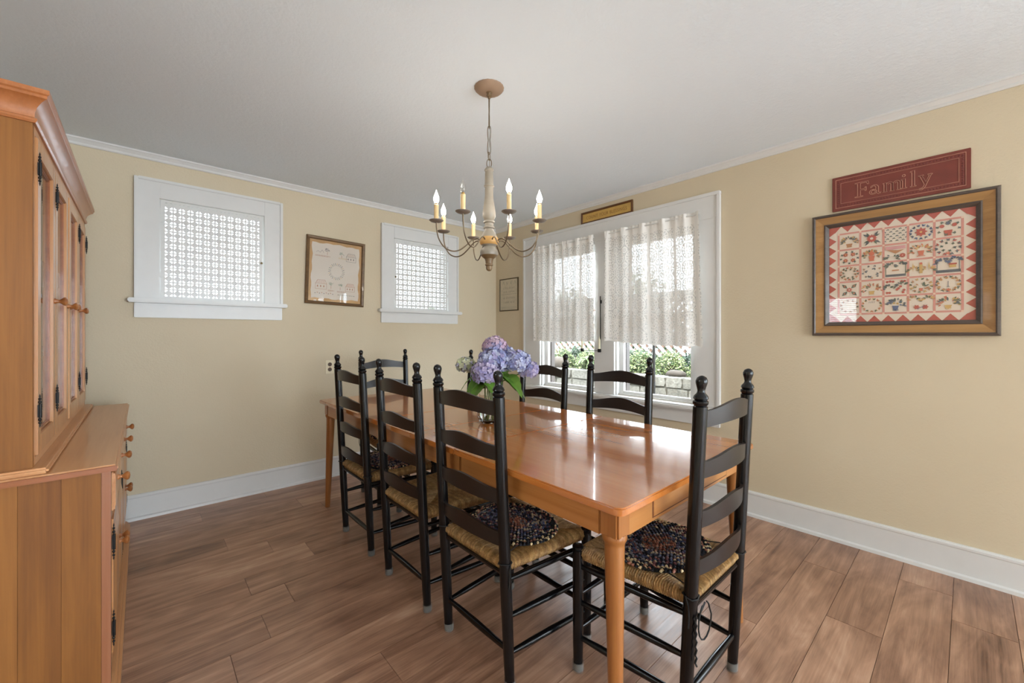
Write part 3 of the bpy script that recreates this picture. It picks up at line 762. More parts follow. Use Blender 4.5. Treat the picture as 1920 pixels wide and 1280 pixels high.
MB().add(V, F).build('cornice', wood('cornice_maple', rgb(150, 88, 46), rgb(172, 104, 58), rgb(188, 122, 76), 'Y', 0.3, 0.3, 0.1, 0.7, 0.02), hut, 22)
ud = ((UY1 - UY0 - .064 - .04) / 4)
for i in range(4):
    y0 = UY0 + .032 + i * ud + (.04 if i > 1 else 0) + .003; y1 = y0 + ud - .006; z0, z1 = CZ + .048, 1.832; st = .052
    x0, x1 = UF - .016, UF + .006
    m = MB()
    for (a, b, c, d) in ((y0, y0 + st, z0, z1), (y1 - st, y1, z0, z1), (y0 + st, y1 - st, z0, z0 + .06), (y0 + st, y1 - st, z1 - st, z1)): m.box(x0 - hx, x1 - hx, a - hy, b - hy, c, d, .002)
    dr = m.build('glass_door', M_MAPLE_LIT, hut)
    m = MB()   # sloped glazing bead
    for (a, b, c, d) in ((y0 + st, y0 + st + .010, z0 + .06, z1 - st), (y1 - st - .010, y1 - st, z0 + .06, z1 - st), (y0 + st + .01, y1 - st - .01, z0 + .06, z0 + .07), (y0 + st + .01, y1 - st - .01, z1 - st - .010, z1 - st)): m.box(x0 + .002 - hx, x1 - .008 - hx, a - hy, b - hy, c, d, .003)
    m.build('glazing_bead', M_MAPLE_D, dr)
    MB().poly([(x0 + .009 - hx, y0 + st + .004 - hy, z0 + .061), (x0 + .009 - hx, y1 - st - .004 - hy, z0 + .061), (x0 + .009 - hx, y1 - st - .004 - hy, z1 - st - .002), (x0 + .009 - hx, y0 + st + .004 - hy, z1 - st - .002)]).build('pane', M_CABGLASS, dr, smooth=0)
    hs = y0 - .001 if i < 2 else y1 + .001
    for z in (.985, 1.735): hinge(dr, UF + .006, hs, z, .82)
    knob(dr, x1, (y1 - st / 2) if i < 2 else (y0 + st / 2), 1.345)

# ------------------------------------------------------------------ chandelier
CX, CY = 1.275, 1.585
cha = thing('chandelier', (CX, CY, H), 0, 'turned-wood chandelier with eight candle lights hanging over the table', 'chandelier')
M_PEW = plain('pewter_paint', rgb(136, 127, 114), 0.42, vary=0.12, bump=0.1, bscale=60)
M_MUST = plain('mustard_paint', rgb(190, 146, 84), 0.5, vary=0.15)
M_BRZ = plain('bronze_base', rgb(112, 88, 58), 0.45, vary=0.2)
M_ARM = plain('arm_metal', rgb(112, 96, 76), 0.4, 0.6)
M_PAN = plain('drip_pan_tin', rgb(140, 130, 120), 0.42, 0.5)
M_CANO = plain('canopy_tin', rgb(160, 134, 112), 0.5, 0.25)
M_SLEEVE = plain('candle_sleeve_ivory', rgb(222, 190, 138), 0.5)
M_BULB = emit_mat('bulb_glow', (1.0, 0.91, 0.78, 1), BULB)
M_BGLASS = pane_mat('bulb_glass', (0.98, 0.97, 0.95, 1), 1.5)
M_BRASS = plain('socket_brass', rgb(190, 150, 80), 0.3, 0.9)
def L(z): return z - H
MB().lathe([(0, -.024), (.018, -.024), (.045, -.021), (.064, -.013), (.072, -.004), (.072, 0), (0, 0)], 40, rib=lambda i, n, z: (.02 if i % 2 else 0) if z > -.014 else 0).build('canopy', M_CANO, cha, 30)
MB().lathe([(0, -.056), (.006, -.054), (.007, -.046), (.012, -.044), (.012, -.036), (.008, -.034), (.010, -.028), (.016, -.0245), (0, -.0245)], 18).build('canopy_loop', M_BRZ, cha)
zt = 2.052
# chain of long wire links
def link(z0, z1, w, rot, nm='chain_link'):
    pts = []
    for i in range(28):
        a = 2 * PI * i / 28; sx = math.cos(a); x = w * (abs(sx) ** .8) * (1 if sx > 0 else -1)
        zz = (z0 + z1) / 2 + (z1 - z0) / 2 * math.sin(a)
        taper = .35 + .65 * abs((zz - (z0 + z1) / 2) / ((z1 - z0) / 2)) if (z1 - z0) > .06 else 1
        pts.append((x * taper * math.cos(rot), x * taper * math.sin(rot), L(zz)))
    MB().tube(pts, .0019, 6, closed=True).build(nm, M_ARM, cha, 60)
link(2.238, 2.400, .010, .6); link(2.112, 2.252, .013, 2.2); link(2.082, 2.122, .012, .5); link(2.044, 2.088, .012, 2.3)
w = [(.003 * math.sin(i * 1.3), .003 * math.cos(i * 1.1), L(2.39 - .345 * i / 16)) for i in range(17)]
MB().tube(w, .0011, 5).build('power_cord', M_ARM, cha, 60)
def body(name, prof, mat): return MB().lathe([(r, L(z)) for r, z in prof], 30).build(name, mat, cha, 32)
body('column', [(0, zt), (.016, 2.046), (.0225, 2.036), (.0225, 2.030), (.0195, 2.027), (.0205, 1.995), (.0215, 1.960), (.0250, 1.957), (.0250, 1.951), (.0205, 1.948), (.0205, 1.915), (.0225, 1.885), (.0285, 1.850), (.0325, 1.822), (.0318, 1.806), (.026, 1.790), (.0225, 1.784), (.027, 1.781), (.027, 1.774), (.0215, 1.770), (.021, 1.757), (.0275, 1.753), (.0275, 1.746), (.0225, 1.742), (.024, 1.734), (0, 1.733)][::-1], M_PEW)
body('turned_collar', [(.024, 1.735), (.031, 1.722), (.0375, 1.708), (.042, 1.700)][::-1], M_PEW)
body('mustard_band', [(.042, 1.7005), (.0465, 1.692), (.0475, 1.680), (.0455, 1.670), (.040, 1.664)][::-1], M_MUST)
body('lower_ball', [(.040, 1.6645), (.032, 1.660), (.0285, 1.655), (.033, 1.649), (.0425, 1.637), (.0445, 1.624), (.042, 1.613)][::-1], M_PEW)
body('pendant', [(.042, 1.6135), (.034, 1.605), (.0225, 1.596), (.0185, 1.584), (.0172, 1.571), (.0195, 1.568), (.0195, 1.563), (.0150, 1.560), (.0158, 1.550), (.013, 1.541), (.006, 1.536), (0, 1.535)][::-1], M_BRZ)
R = .262; zc = 1.752
dead = 3       # the unlit bulb
fa = math.radians(48.0)     # camera forward azimuth
arm_me = {}
for k in range(8):
    ang = fa + PI / 8 + k * PI / 4
    e = empty('arm', (0, 0, 0), ang); e.parent = cha
    # bezier-like S profile in (r, z)
    ctrl = [(.036, 1.676), (.060, 1.690), (.085, 1.683), (.115, 1.655), (.150, 1.628), (.185, 1.620), (.222, 1.634), (.248, 1.668), (.259, 1.706), (R, zc - .004)]
    pts = []
    for i in range(len(ctrl) - 1):
        p0 = ctrl[max(i - 1, 0)]; p1 = ctrl[i]; p2 = ctrl[i + 1]; p3 = ctrl[min(i + 2, len(ctrl) - 1)]
        for s in range(4):
            t = s / 4
            q = [.5 * ((2 * p1[d]) + (-p0[d] + p2[d]) * t + (2 * p0[d] - 5 * p1[d] + 4 * p2[d] - p3[d]) * t * t + (-p0[d] + 3 * p1[d] - 3 * p2[d] + p3[d]) * t ** 3) for d in (0, 1)]
            pts.append((q[0], 0, L(q[1])))
    pts.append((ctrl[-1][0], 0, L(ctrl[-1][1])))
    def A(key, fn, mat, nm):
        if key not in arm_me: arm_me[key] = fn().build(nm, mat, cha, 45); o = arm_me[key]
        else:
            o = arm_me[key].copy(); COL.objects.link(o)
        o.parent = cha; return o
    cha_parent = e
    a_ = A('arm', lambda: MB().tube(pts, .0032, 8), M_ARM, 'arm'); a_.rotation_euler = (0, 0, ang)
    bpy.data.objects.remove(e)
    def Q(key, fn, mat, nm):
        if key not in arm_me: arm_me[key] = fn().build(nm, mat, a_, 45); o = arm_me[key]
        else: o = arm_me[key].copy(); COL.objects.link(o)
        o.parent = a_; o.rotation_euler = (0, 0, 0); return o
    O = (R, 0, L(zc))
    Q('pan', lambda: MB().lathe([(0, -.004), (.012, -.004), (.026, 0), (.033, .005), (.0335, .0065), (.031, .006), (.024, .0025), (.012, 0), (0, 0)], 28, O), M_PAN, 'drip_pan')
    Q('sleeve', lambda: MB().lathe([(0, 0), (.0105, 0), (.0105, .074), (.0112, .078), (.0095, .080), (0, .080)], 18, O), M_SLEEVE, 'candle_sleeve')
    Q('socket', lambda: MB().lathe([(0, .080), (.0075, .080), (.0070, .087), (0, .087)], 14, O), M_BRASS, 'socket')
    bp = [(0, .0865), (.006, .0865), (.0095, .092), (.0125, .102), (.0128, .110), (.0105, .120), (.0065, .130), (.003, .139), (.0012, .146), (0, .149)]
    if k == dead:
        b = MB().lathe(bp, 18, O).build('bulb', M_BGLASS, a_, 50); b['label'] = 'clear unlit candle bulb'
        MB().tube([(R - .003, 0, L(zc) + .087), (R - .004, 0, L(zc) + .106), (R, .002, L(zc) + .110), (R + .004, 0, L(zc) + .106), (R + .003, 0, L(zc) + .087)], .0007, 5).build('filament', M_IRON, a_, 60)
    else: Q('bulb', lambda: MB().lathe(bp, 18, O), M_BULB, 'bulb')

# ------------------------------------------------------------------ outlet
ot = thing('wall_outlet', (1.204, YA, .945), 0, 'ivory duplex wall outlet behind the far chair', 'outlet')
MB().box(-.035, .035, -.006, 0, -.0575, .0575, .003).build('cover_plate', M_OUT, ot)
for s in (-1, 1):
    r = MB().lathe([(0, 0), (.0165, 0), (.0165, .002), (.0155, .003), (0, .003)], 20, (0, 0, 0), 'Y').xform(Matrix.Translation((0, -.006, s * .022)) @ Matrix.Scale(-1, 4, (0, 1, 0))).build('receptacle', plain('receptacle_brown', rgb(84, 62, 44), .4), ot)
    m = MB()
    for dx in (-.006, .006): m.box(dx - .001, dx + .001, -.0096, -.0088, s * .022 - .002, s * .022 + .007)
    m.build('slot', M_DARK, r, smooth=0)
MB().lathe([(0, 0), (.003, 0), (.002, .0012), (0, .0015)], 10, (0, 0, 0), 'Y').xform(Matrix.Translation((0, -.006, 0)) @ Matrix.Scale(-1, 4, (0, 1, 0))).build('screw', M_BRASS, ot)

# ------------------------------------------------------------------ pictures and signs: local x right, y into the wall, z up, origin bottom centre at wall
M_PRINT = attr_mat('printed_sheet', 0.85, 0, 0.1)
def frame_parts(root, w, h, fw_, depth, mat, bev=.003, profile=None):
    """four mitred rails; profile: list of (offset inward, y depth toward the room)"""
    profile = profile or [(0, 0), (0, -depth), (fw_ * .25, -depth), (fw_, -depth * .7), (fw_, 0)]
    def corner(o): return [(-w / 2 + o, o), (w / 2 - o, o), (w / 2 - o, h - o), (-w / 2 + o, h - o)]
    for s in range(4):
        V = []; n = len(profile)
        for o, d in profile:
            c = corner(o); a, b = c[s], c[(s + 1) % 4]
            V += [(a[0], d, a[1]), (b[0], d, b[1])]
        F = [(2 * i, 2 * ((i + 1) % n), 2 * ((i + 1) % n) + 1, 2 * i + 1) for i in range(n)]
        o = MB().add(V, F).build('frame_rail', mat if not isinstance(mat, list) else mat[0], root, 20)
        bm = bmesh.new(); bm.from_mesh(o.data); bmesh.ops.recalc_face_normals(bm, faces=bm.faces); bm.to_mesh(o.data); bm.free()
def text_mesh(txt, size, depth=.0008, align='CENTER', sp=1.0):
    cu = bpy.data.curves.new('txt', 'FONT'); cu.body = txt; cu.size = size; cu.align_x = align; cu.extrude = depth; cu.space_character = sp
    ob = bpy.data.objects.new('txt', cu); COL.objects.link(ob)
    bpy.context.view_layer.update(); dg = bpy.context.evaluated_depsgraph_get()
    me = bpy.data.meshes.new_from_object(ob.evaluated_get(dg)); bpy.data.objects.remove(ob); bpy.data.curves.remove(cu)
    return me
def put_text(txt, size, loc, mat, parent, name='lettering', sp=1.0, depth=.0008, sx=1.0):
    me = text_mesh(txt, size, depth, sp=sp); me.materials.clear(); me.materials.append(mat)
    o = bpy.data.objects.new(name, me); COL.objects.link(o); o.parent = parent; o.location = loc; o.rotation_euler = (PI / 2, 0, 0); o.scale = (sx, 1, 1); return o

def sheet(x0, x1, y, z0, z1, par): return MB().poly([(x0, y, z0), (x1, y, z0), (x1, y, z1), (x0, y, z1)]).build('picture_glass', M_PICGLASS, par, smooth=0)
class Print:
    """flat coloured shapes on a sheet in XZ at depth y"""
    def __init__(s, y, step=.000008): s.m = MB(); s.y = y; s.k = 0; s.st = step
    def poly(s, pts, col):
        s.k += 1; yy = s.y - s.st * s.k
        s.m.poly([(p[0], yy, p[1]) for p in pts], col)
    def rect(s, x0, x1, z0, z1, col): s.poly([(x0, z0), (x1, z0), (x1, z1), (x0, z1)], col)
    def leaf(s, x, z, a, l, w, col):
        c, d = math.cos(a), math.sin(a)
        s.poly([(x, z), (x + c * l * .5 + d * w, z + d * l * .5 - c * w), (x + c * l, z + d * l), (x + c * l * .5 - d * w, z + d * l * .5 + c * w)], col)
    def disc(s, x, z, r, col, n=10): s.poly([(x + r * math.cos(2 * PI * i / n), z + r * math.sin(2 * PI * i / n)) for i in range(n)], col)
    def flower(s, x, z, r, col, mid, n=8):
        for i in range(n): s.leaf(x, z, 2 * PI * i / n, r, r * .3, col)
        s.disc(x, z, r * .3, mid, 8)
    def line(s, p, q, w, col):
        dx, dz = q[0] - p[0], q[1] - p[1]; L_ = math.hypot(dx, dz) or 1; nx, nz = -dz / L_ * w / 2, dx / L_ * w / 2
        s.poly([(p[0] + nx, p[1] + nz), (p[0] - nx, p[1] - nz), (q[0] - nx, q[1] - nz), (q[0] + nx, q[1] + nz)], col)

# --- quilt picture
qw, qh = .743, .720
q = thing('quilt_picture', (XB, (.639 - .104) / 2, 1.216), -PI / 2, 'large framed album quilt print with red sawtooth border', 'picture')
M_OAK = wood('oak_frame', rgb(138, 98, 54), rgb(160, 118, 68), rgb(178, 136, 84), 'X', .42, .1, .1, 1.2, .05)
M_OAKD = wood('dark_frame_edge', rgb(62, 52, 46), rgb(82, 70, 62), rgb(98, 84, 74), 'X', .42, .1, .1, 1.2, .05)
frame_parts(q, qw, qh, .018, .034, M_OAKD, profile=[(0, 0), (0, -.026), (.004, -.032), (.012, -.034), (.017, -.030), (.017, 0)])
frame_parts(q, qw, qh, .06, .03, M_OAK, profile=[(.0172, 0), (.0172, -.029), (.030, -.026), (.058, -.021), (.058, 0)])
frame_parts(q, qw, qh, .08, .03, M_OAKD, profile=[(.0582, 0), (.0582, -.024), (.064, -.026), (.070, -.022), (.080, -.014), (.080, 0)])
cream = rgb(226, 210, 192); red = rgb(186, 100, 86); pink = rgb(212, 150, 136); green = rgb(104, 112, 96); grey = rgb(110, 110, 112); blue = rgb(100, 108, 134); gold = rgb(206, 170, 112); tan = rgb(190, 140, 104); sal = rgb(206, 120, 96)
pr = Print(-.0080, .00002); io = .078
X0, X1, Z0, Z1 = -qw / 2 + io, qw / 2 - io, io, qh - io
pr.rect(X0, X1, Z0, Z1, cream)
bt = .036; nx_, nz_ = 8, 10
iw, ih = X1 - X0, Z1 - Z0
for i in range(10):
    a = X0 + iw * i / 10; b = X0 + iw * (i + 1) / 10
    pr.poly([(a, Z1), ((a + b) / 2, Z1 - bt), (b, Z1)], red); pr.poly([(a, Z0), (b, Z0), ((a + b) / 2, Z0 + bt)], red)
    a = Z0 + ih * i / 10; b = Z0 + ih * (i + 1) / 10
    pr.poly([(X0, a), (X0 + bt, (a + b) / 2), (X0, b)], red); pr.poly([(X1, a), (X1, b), (X1 - bt, (a + b) / 2)], red)
gx0, gx1, gz0, gz1 = X0 + bt + .006, X1 - bt - .006, Z0 + bt + .006, Z1 - bt - .006
sw = .0095; cw_ = (gx1 - gx0 - sw) / 5; chh = (gz1 - gz0 - sw) / 5
for i in range(6):
    x = gx0 + i * cw_; pr.rect(x, x + sw, gz0, gz1, pink)
    z = gz0 + i * chh; pr.rect(gx0, gx1, z, z + sw, pink)
for i in range(6):
    for j in range(6): pr.rect(gx0 + i * cw_, gx0 + i * cw_ + sw, gz0 + j * chh, gz0 + j * chh + sw, rgb(232, 200, 176))
rq = random.Random(4)
def wreath(cx, cz, r, cols, n=20, fl=None, ll=.016):
    for i in range(n):
        a = 2 * PI * i / n
        pr.leaf(cx + r * math.cos(a), cz + r * .85 * math.sin(a), a + (.9 if i % 2 else -.9), ll, ll * .26, cols[i % len(cols)])
    if fl:
        for i in range(fl[1]): a = 2 * PI * i / fl[1] + .6; pr.flower(cx + r * math.cos(a), cz + r * .85 * math.sin(a), .009, fl[0], gold, 6)
def spray(cx, cz, r, cols, n=48, z0=-.2):
    for i in range(n):
        a = rq.uniform(-.25, PI + .25); d = r * math.sqrt(rq.uniform(.15, 1))
        pr.leaf(cx + d * math.cos(a), cz + d * math.sin(a) * .8 + z0 * r, a + rq.uniform(-.6, .6), .015, .0036, cols[rq.randrange(len(cols))])
def basket(cx, cz, w, h, col): pr.poly([(cx - w * .5, cz), (cx + w * .5, cz), (cx + w * .32, cz - h), (cx - w * .32, cz - h)], col); pr.rect(cx - w * .42, cx + w * .42, cz - h - .003, cz - h, col)
def block(i, j, cx, cz):
    k = (j, i); r = .040
    if k == (0, 0): spray(cx, cz + .004, r * .85, [green, grey, gold, tan]); basket(cx, cz - .014, .03, .018, tan)
    elif k == (0, 1):
        for a in range(4): pr.leaf(cx + .012 * math.cos(PI / 4 + a * PI / 2), cz + .012 * math.sin(PI / 4 + a * PI / 2), PI / 4 + a * PI / 2 + .2, .036, .006, grey); pr.leaf(cx + .012 * math.cos(PI / 4 + a * PI / 2), cz + .012 * math.sin(PI / 4 + a * PI / 2), PI / 4 + a * PI / 2 - .3, .030, .005, green)
        pr.flower(cx, cz, .024, red, cream, 12)
    elif k == (0, 2):
        for u in range(7):
            for v in range(6): pr.leaf(cx - .038 + u * .0125, cz - .032 + v * .0125, .8 if (u + v) % 2 else 2.2, .011, .0025, green if u % 2 else grey)
    elif k == (0, 3):
        wreath(cx, cz, .034, [blue, grey, blue], 26); pr.flower(cx, cz, .026, red, gold, 8); pr.disc(cx, cz, .013, red); pr.disc(cx, cz, .005, gold)
    elif k == (0, 4):
        basket(cx, cz - .008, .032, .026, red); wreath(cx, cz + .004, .034, [green, grey], 16); pr.disc(cx - .022, cz + .014, .009, red); pr.disc(cx + .022, cz + .016, .009, red); pr.flower(cx, cz + .028, .012, grey, blue, 8)
    elif k == (1, 0):
        for a in range(4): pr.flower(cx + .024 * math.cos(PI / 4 + a * PI / 2), cz + .024 * math.sin(PI / 4 + a * PI / 2), .013, red, gold, 7)
        wreath(cx, cz, .033, [green, grey], 18)
    elif k == (1, 1): spray(cx, cz, r * .9, [tan, green, gold, sal]); basket(cx, cz - .004, .028, .026, sal); pr.disc(cx, cz + .008, .012, sal)
    elif k == (1, 2):
        pr.rect(cx - .04, cx + .04, cz + .018, cz + .036, rgb(214, 160, 156)); pr.poly([(cx - .038, cz + .02), (cx, cz - .006), (cx + .036, cz + .014), (cx + .008, cz + .012)], tan); spray(cx - .015, cz - .032, .026, [green, grey], 18, 0); pr.flower(cx + .028, cz - .018, .014, red, pink, 9)
    elif k == (1, 3): spray(cx, cz, r, [tan, gold, green, sal], 40); basket(cx, cz - .004, .026, .022, sal); pr.rect(cx - .016, cx + .016, cz - .034, cz - .031, sal)
    elif k == (1, 4): wreath(cx, cz, .036, [grey, red, grey], 22, None, .018); wreath(cx, cz, .018, [green, grey], 12); pr.flower(cx, cz - .032, .010, sal, sal, 5)
    elif k == (2, 0): wreath(cx, cz, .034, [tan, green, sal], 26); wreath(cx, cz, .022, [green, tan], 16)
    elif k == (2, 1): wreath(cx, cz, .034, [grey, grey, tan], 18, None, .014); wreath(cx, cz - .005, .02, [grey], 8)
    elif k == (2, 2):
        for (x0, x1, z0, z1) in ((-.041, .041, -.036, -.024),): pr.rect(cx + x0, cx + x1, cz + z0, cz + z1, grey)
        pr.rect(cx - .041, cx - .038, cz - .03, cz + .03, green); pr.rect(cx + .038, cx + .041, cz - .03, cz + .03, green); spray(cx - .02, cz + .02, .018, [grey, green], 18, 0); spray(cx + .022, cz + .02, .018, [grey, green], 18, 0); pr.rect(cx - .014, cx + .014, cz - .006, cz + .001, tan)
    elif k == (2, 3):
        for s in (-1, 1): spray(cx + s * .028, cz - .014, .018, [gold, tan, green], 18, 0); pr.leaf(cx + s * .03, cz - .02, PI / 2, .05, .003, gold)
        pr.rect(cx - .006, cx + .006, cz - .03, cz + .018, gold); pr.disc(cx, cz + .022, .006, sal)
    elif k == (2, 4):
        pr.rect(cx - .043, cx + .043, cz - .036, cz - .022, grey); spray(cx - .02, cz + .014, .022, [grey, blue], 30, 0); spray(cx + .024, cz + .022, .018, [grey, blue], 20, 0); pr.rect(cx + .002, cx + .030, cz + .002, cz + .010, red); pr.rect(cx + .004, cx + .028, cz - .012, cz + .002, gold); pr.rect(cx - .041, cx - .038, cz - .03, cz + .02, grey); pr.rect(cx + .037, cx + .040, cz - .03, cz + .03, grey)
    elif k == (3, 0):
        for a in range(4): pr.leaf(cx + .012 * math.cos(PI / 4 + a * PI / 2), cz + .012 * math.sin(PI / 4 + a * PI / 2), PI / 4 + a * PI / 2, .036, .009, green); pr.disc(cx + .03 * math.cos(PI / 4 + a * PI / 2), cz + .03 * math.sin(PI / 4 + a * PI / 2), .004, sal)
        pr.flower(cx, cz, .014, red, cream, 8)
    elif k == (3, 1): spray(cx, cz, r * .9, [tan, gold, sal, green], 34); basket(cx, cz - .014, .026, .016, gold)
    elif k == (3, 2):
        for (x, z) in ((-.034, .030), (-.022, .032), (-.010, .030), (.024, .030), (.036, .030), (.012, -.008), (.02, .002), (.034, -.018), (.03, -.030), (-.034, -.03), (-.024, -.03), (.006, -.014)): pr.disc(cx + x, cz + z, .006, red)
        spray(cx - .028, cz - .014, .018, [green, grey], 16, .3); spray(cx + .024, cz + .004, .020, [green, grey], 18, 0)
    elif k == (3, 3): wreath(cx, cz, .034, [green, tan, gold], 24); spray(cx, cz - .006, .022, [gold, tan, green], 18); basket(cx, cz - .014, .016, .012, sal)
    elif k == (3, 4): wreath(cx, cz, .036, [green, tan, grey], 26); wreath(cx, cz, .030, [tan, gold], 20); pr.rect(cx - .0012, cx + .0012, cz - .014, cz + .014, grey); pr.rect(cx - .005, cx + .005, cz - .016, cz - .013, grey); pr.flower(cx, cz - .03, .009, sal, sal, 5)
    elif k == (4, 0): wreath(cx, cz, .032, [tan, green], 20)
    elif k == (4, 1): wreath(cx, cz, .034, [tan, gold, green, sal], 26); [pr.line((cx - .012 + u * .007, cz + .012), (cx - .009 + u * .007, cz + .022), .0016, grey) for u in range(4)]
    elif k == (4, 2):
        spray(cx, cz + .002, r * .85, [grey, blue, green], 40); basket(cx, cz - .008, .028, .018, blue); pr.rect(cx - .003, cx + .003, cz - .032, cz - .026, blue); pr.rect(cx - .012, cx + .012, cz - .035, cz - .032, blue); pr.disc(cx - .006, cz + .006, .005, gold); pr.disc(cx + .008, cz + .004, .005, gold)
    elif k == (4, 3):
        for s in (-1, 1): spray(cx + s * .026, cz + .018, .018, [gold, green, tan], 16, 0); pr.flower(cx + s * .016, cz - .020, .014, red, red, 6)
        pr.line((cx - .016, cz - .03), (cx + .016, cz - .014), .002, blue)
    elif k == (4, 4): spray(cx, cz, r * .9, [gold, green, sal, grey], 44); basket(cx, cz - .014, .028, .014, gold); pr.rect(cx - .003, cx + .003, cz - .034, cz - .028, gold); pr.rect(cx - .010, cx + .010, cz - .036, cz - .034, gold)
for j in range(5):
    for i in range(5):
        pr.k = 100; block(i, j, gx0 + sw + (cw_ - sw) / 2 + i * cw_, gz1 - sw - (chh - sw) / 2 - j * chh)
pr.m.build('quilt_print', M_PRINT, q, 0)
MB().box(-qw / 2 + .07, qw / 2 - .07, -.0075, -.004, .07, qh - .07).build('backing_board', plain('picture_board', rgb(120, 110, 98), .8), q, smooth=0)
sheet(-qw / 2 + .078, qw / 2 - .078, -.0128, .078, qh - .078, q)

# --- "Family" plaque
M_RED = plain('barn_red_tin', rgb(118, 54, 43), .5, vary=.10, bump=.05, bscale=80)
M_REDD = plain('barn_red_dark', rgb(104, 44, 38), .55)  # slightly darker red for the bead rows
M_REDL = plain('rubbed_edge', rgb(178, 128, 106), .5, vary=.2)
fw2, fh2 = .552, .200
fam = thing('family_plaque', (XB, .268, 1.951), -PI / 2, 'embossed dark red plaque lettered Family above the quilt picture', 'sign')
MB().box(-fw2 / 2, fw2 / 2, -.012, 0, 0, fh2, .002).build('plaque_board', M_RED, fam)
m = MB()
for (o, wd) in ((.016, .0022), (.040, .0016)):
    for (x0, x1, z0, z1) in ((-fw2 / 2 + o, fw2 / 2 - o, o, o + wd), (-fw2 / 2 + o, fw2 / 2 - o, fh2 - o - wd, fh2 - o), (-fw2 / 2 + o, -fw2 / 2 + o + wd, o + wd, fh2 - o - wd), (fw2 / 2 - o - wd, fw2 / 2 - o, o + wd, fh2 - o - wd)):
        m.box(x0, x1, -.0142, -.0118, z0, z1)
m.build('embossed_border', M_REDL, fam, smooth=0)
nb_ = 40
m = MB()
def bead(x, z, r=.0046):
    V = [(x, -.0150, z)]; n = 8
    for i in range(n): a = 2 * PI * i / n; V.append((x + r * math.cos(a), -.0118, z + r * 1.15 * math.sin(a)))
    m.add(V, [(0, 1 + (i + 1) % n, 1 + i) for i in range(n)])
for i in range(nb_):
    x = -fw2 / 2 + .028 + (fw2 - .056) * i / (nb_ - 1)
    bead(x, .0285); bead(x, fh2 - .0285)
for i in range(12):
    z = .0285 + (fh2 - .057) * (i + .5) / 12
    bead(-fw2 / 2 + .0285, z); bead(fw2 / 2 - .0285, z)
m.build('bead_row', M_REDD, fam, 30, kind='stuff')
def outline(parts, ox, oz, s, name):
    mm = MB()
    for (pts, closed) in parts:
        P3 = [(ox + p[0] * s, -.0125, oz + p[1] * s) for p in pts]
        mm.tube(P3, .0016, 6, closed=closed, cap=not closed)
    mm.build(name, M_REDL, fam, 60)
def ell(cx, cz, rx, rz, a0=0, a1=2 * PI, n=18): return [(cx + rx * math.cos(a0 + (a1 - a0) * i / n), cz + rz * math.sin(a0 + (a1 - a0) * i / n)) for i in range(n + 1)]
F_ = [([(0, 0), (.45, 0), (.45, .04), (.31, .07), (.31, .46), (.52, .46), (.57, .36), (.61, .36), (.61, .64), (.57, .64), (.52, .53), (.31, .53), (.31, .93), (.62, .93), (.70, .78), (.75, .78), (.73, 1), (0, 1), (0, .96), (.15, .93), (.15, .07), (0, .04)], True)]
a_l = [(ell(.20, .17, .19, .17), True), ([(.07, .47), (.10, .58), (.24, .64), (.40, .60), (.48, .48), (.48, .10), (.54, .05), (.62, .08), (.60, .01), (.48, -.02), (.38, .06)], False), ([(.07, .47), (.15, .50), (.18, .56), (.27, .58), (.34, .48), (.34, .34), (.16, .30)], False), (ell(.21, .17, .11, .10), True)]
def arch(x): return [(x, .04), (x, .48)] + [(x + .17 + .17 * math.cos(PI - PI * i / 8), .48 + .14 * math.sin(PI * i / 8)) for i in range(9)] + [(x + .34, .04), (x + .40, 0), (x + .16, 0), (x + .22, .04), (x + .22, .46)] + [(x + .16 - .06 * math.cos(PI - PI * i / 4), .46 + .07 * math.sin(PI * i / 4)) for i in range(5)]
m_l = [([(-.06, 0), (.18, 0), (.12, .04), (.12, .62), (-.06, .60), (-.06, .56), (0, .54), (0, .04)], True), (arch(.12), False), (arch(.46), False)]
i_l = [([(0, 0), (.30, 0), (.30, .04), (.21, .06), (.21, .63), (0, .60), (0, .56), (.08, .54), (.08, .06), (0, .04)], True), (ell(.14, .84, .075, .075, n=12), True)]
l_l = [([(0, 0), (.30, 0), (.30, .04), (.21, .06), (.21, 1.04), (0, 1.0), (0, .96), (.08, .94), (.08, .06), (0, .04)], True)]
y_l = [([(-.06, .62), (.20, .62), (.20, .58), (.13, .56), (.30, .16), (.45, .56), (.37, .58), (.37, .62), (.60, .62), (.60, .58), (.53, .56), (.26, -.16), (.14, -.30), (.0, -.30), (.0, -.20), (.10, -.20), (.18, -.12), (.22, .0), (.02, .56), (-.06, .58)], True)]
sc = .082; x = -.172
for gl_, wd in ((F_, .92), (a_l, .84), (m_l, 1.06), (i_l, .50), (l_l, .50), (y_l, .7)):
    outline(gl_, x + (.004 if gl_ is m_l else 0), .060, sc, 'letter'); x += wd * sc * .80 + .003

# --- Count Your Blessings sign resting on the window head
cyb = thing('blessings_sign', (XB, (2.427 + 1.886) / 2, 2.2465), -PI / 2, 'narrow brown framed gold sign above the double window', 'sign')
M_BRN = plain('brown_frame', rgb(98, 60, 26), .4)
frame_parts(cyb, .541, .110, .018, .018, M_BRN, profile=[(0, 0), (0, -.016), (.004, -.018), (.012, -.018), (.017, -.012), (.017, 0)])
MB().box(-.262, .262, -.008, 0, .010, .100).build('panel', plain('gold_panel', rgb(196, 158, 84), .5, vary=.1), cyb, smooth=0)
put_text('COUNT YOUR BLESSINGS', .042, (0, -.0085, .040), plain('gold_lettering', rgb(152, 112, 52), .5), cyb, sp=1.12, sx=.80)

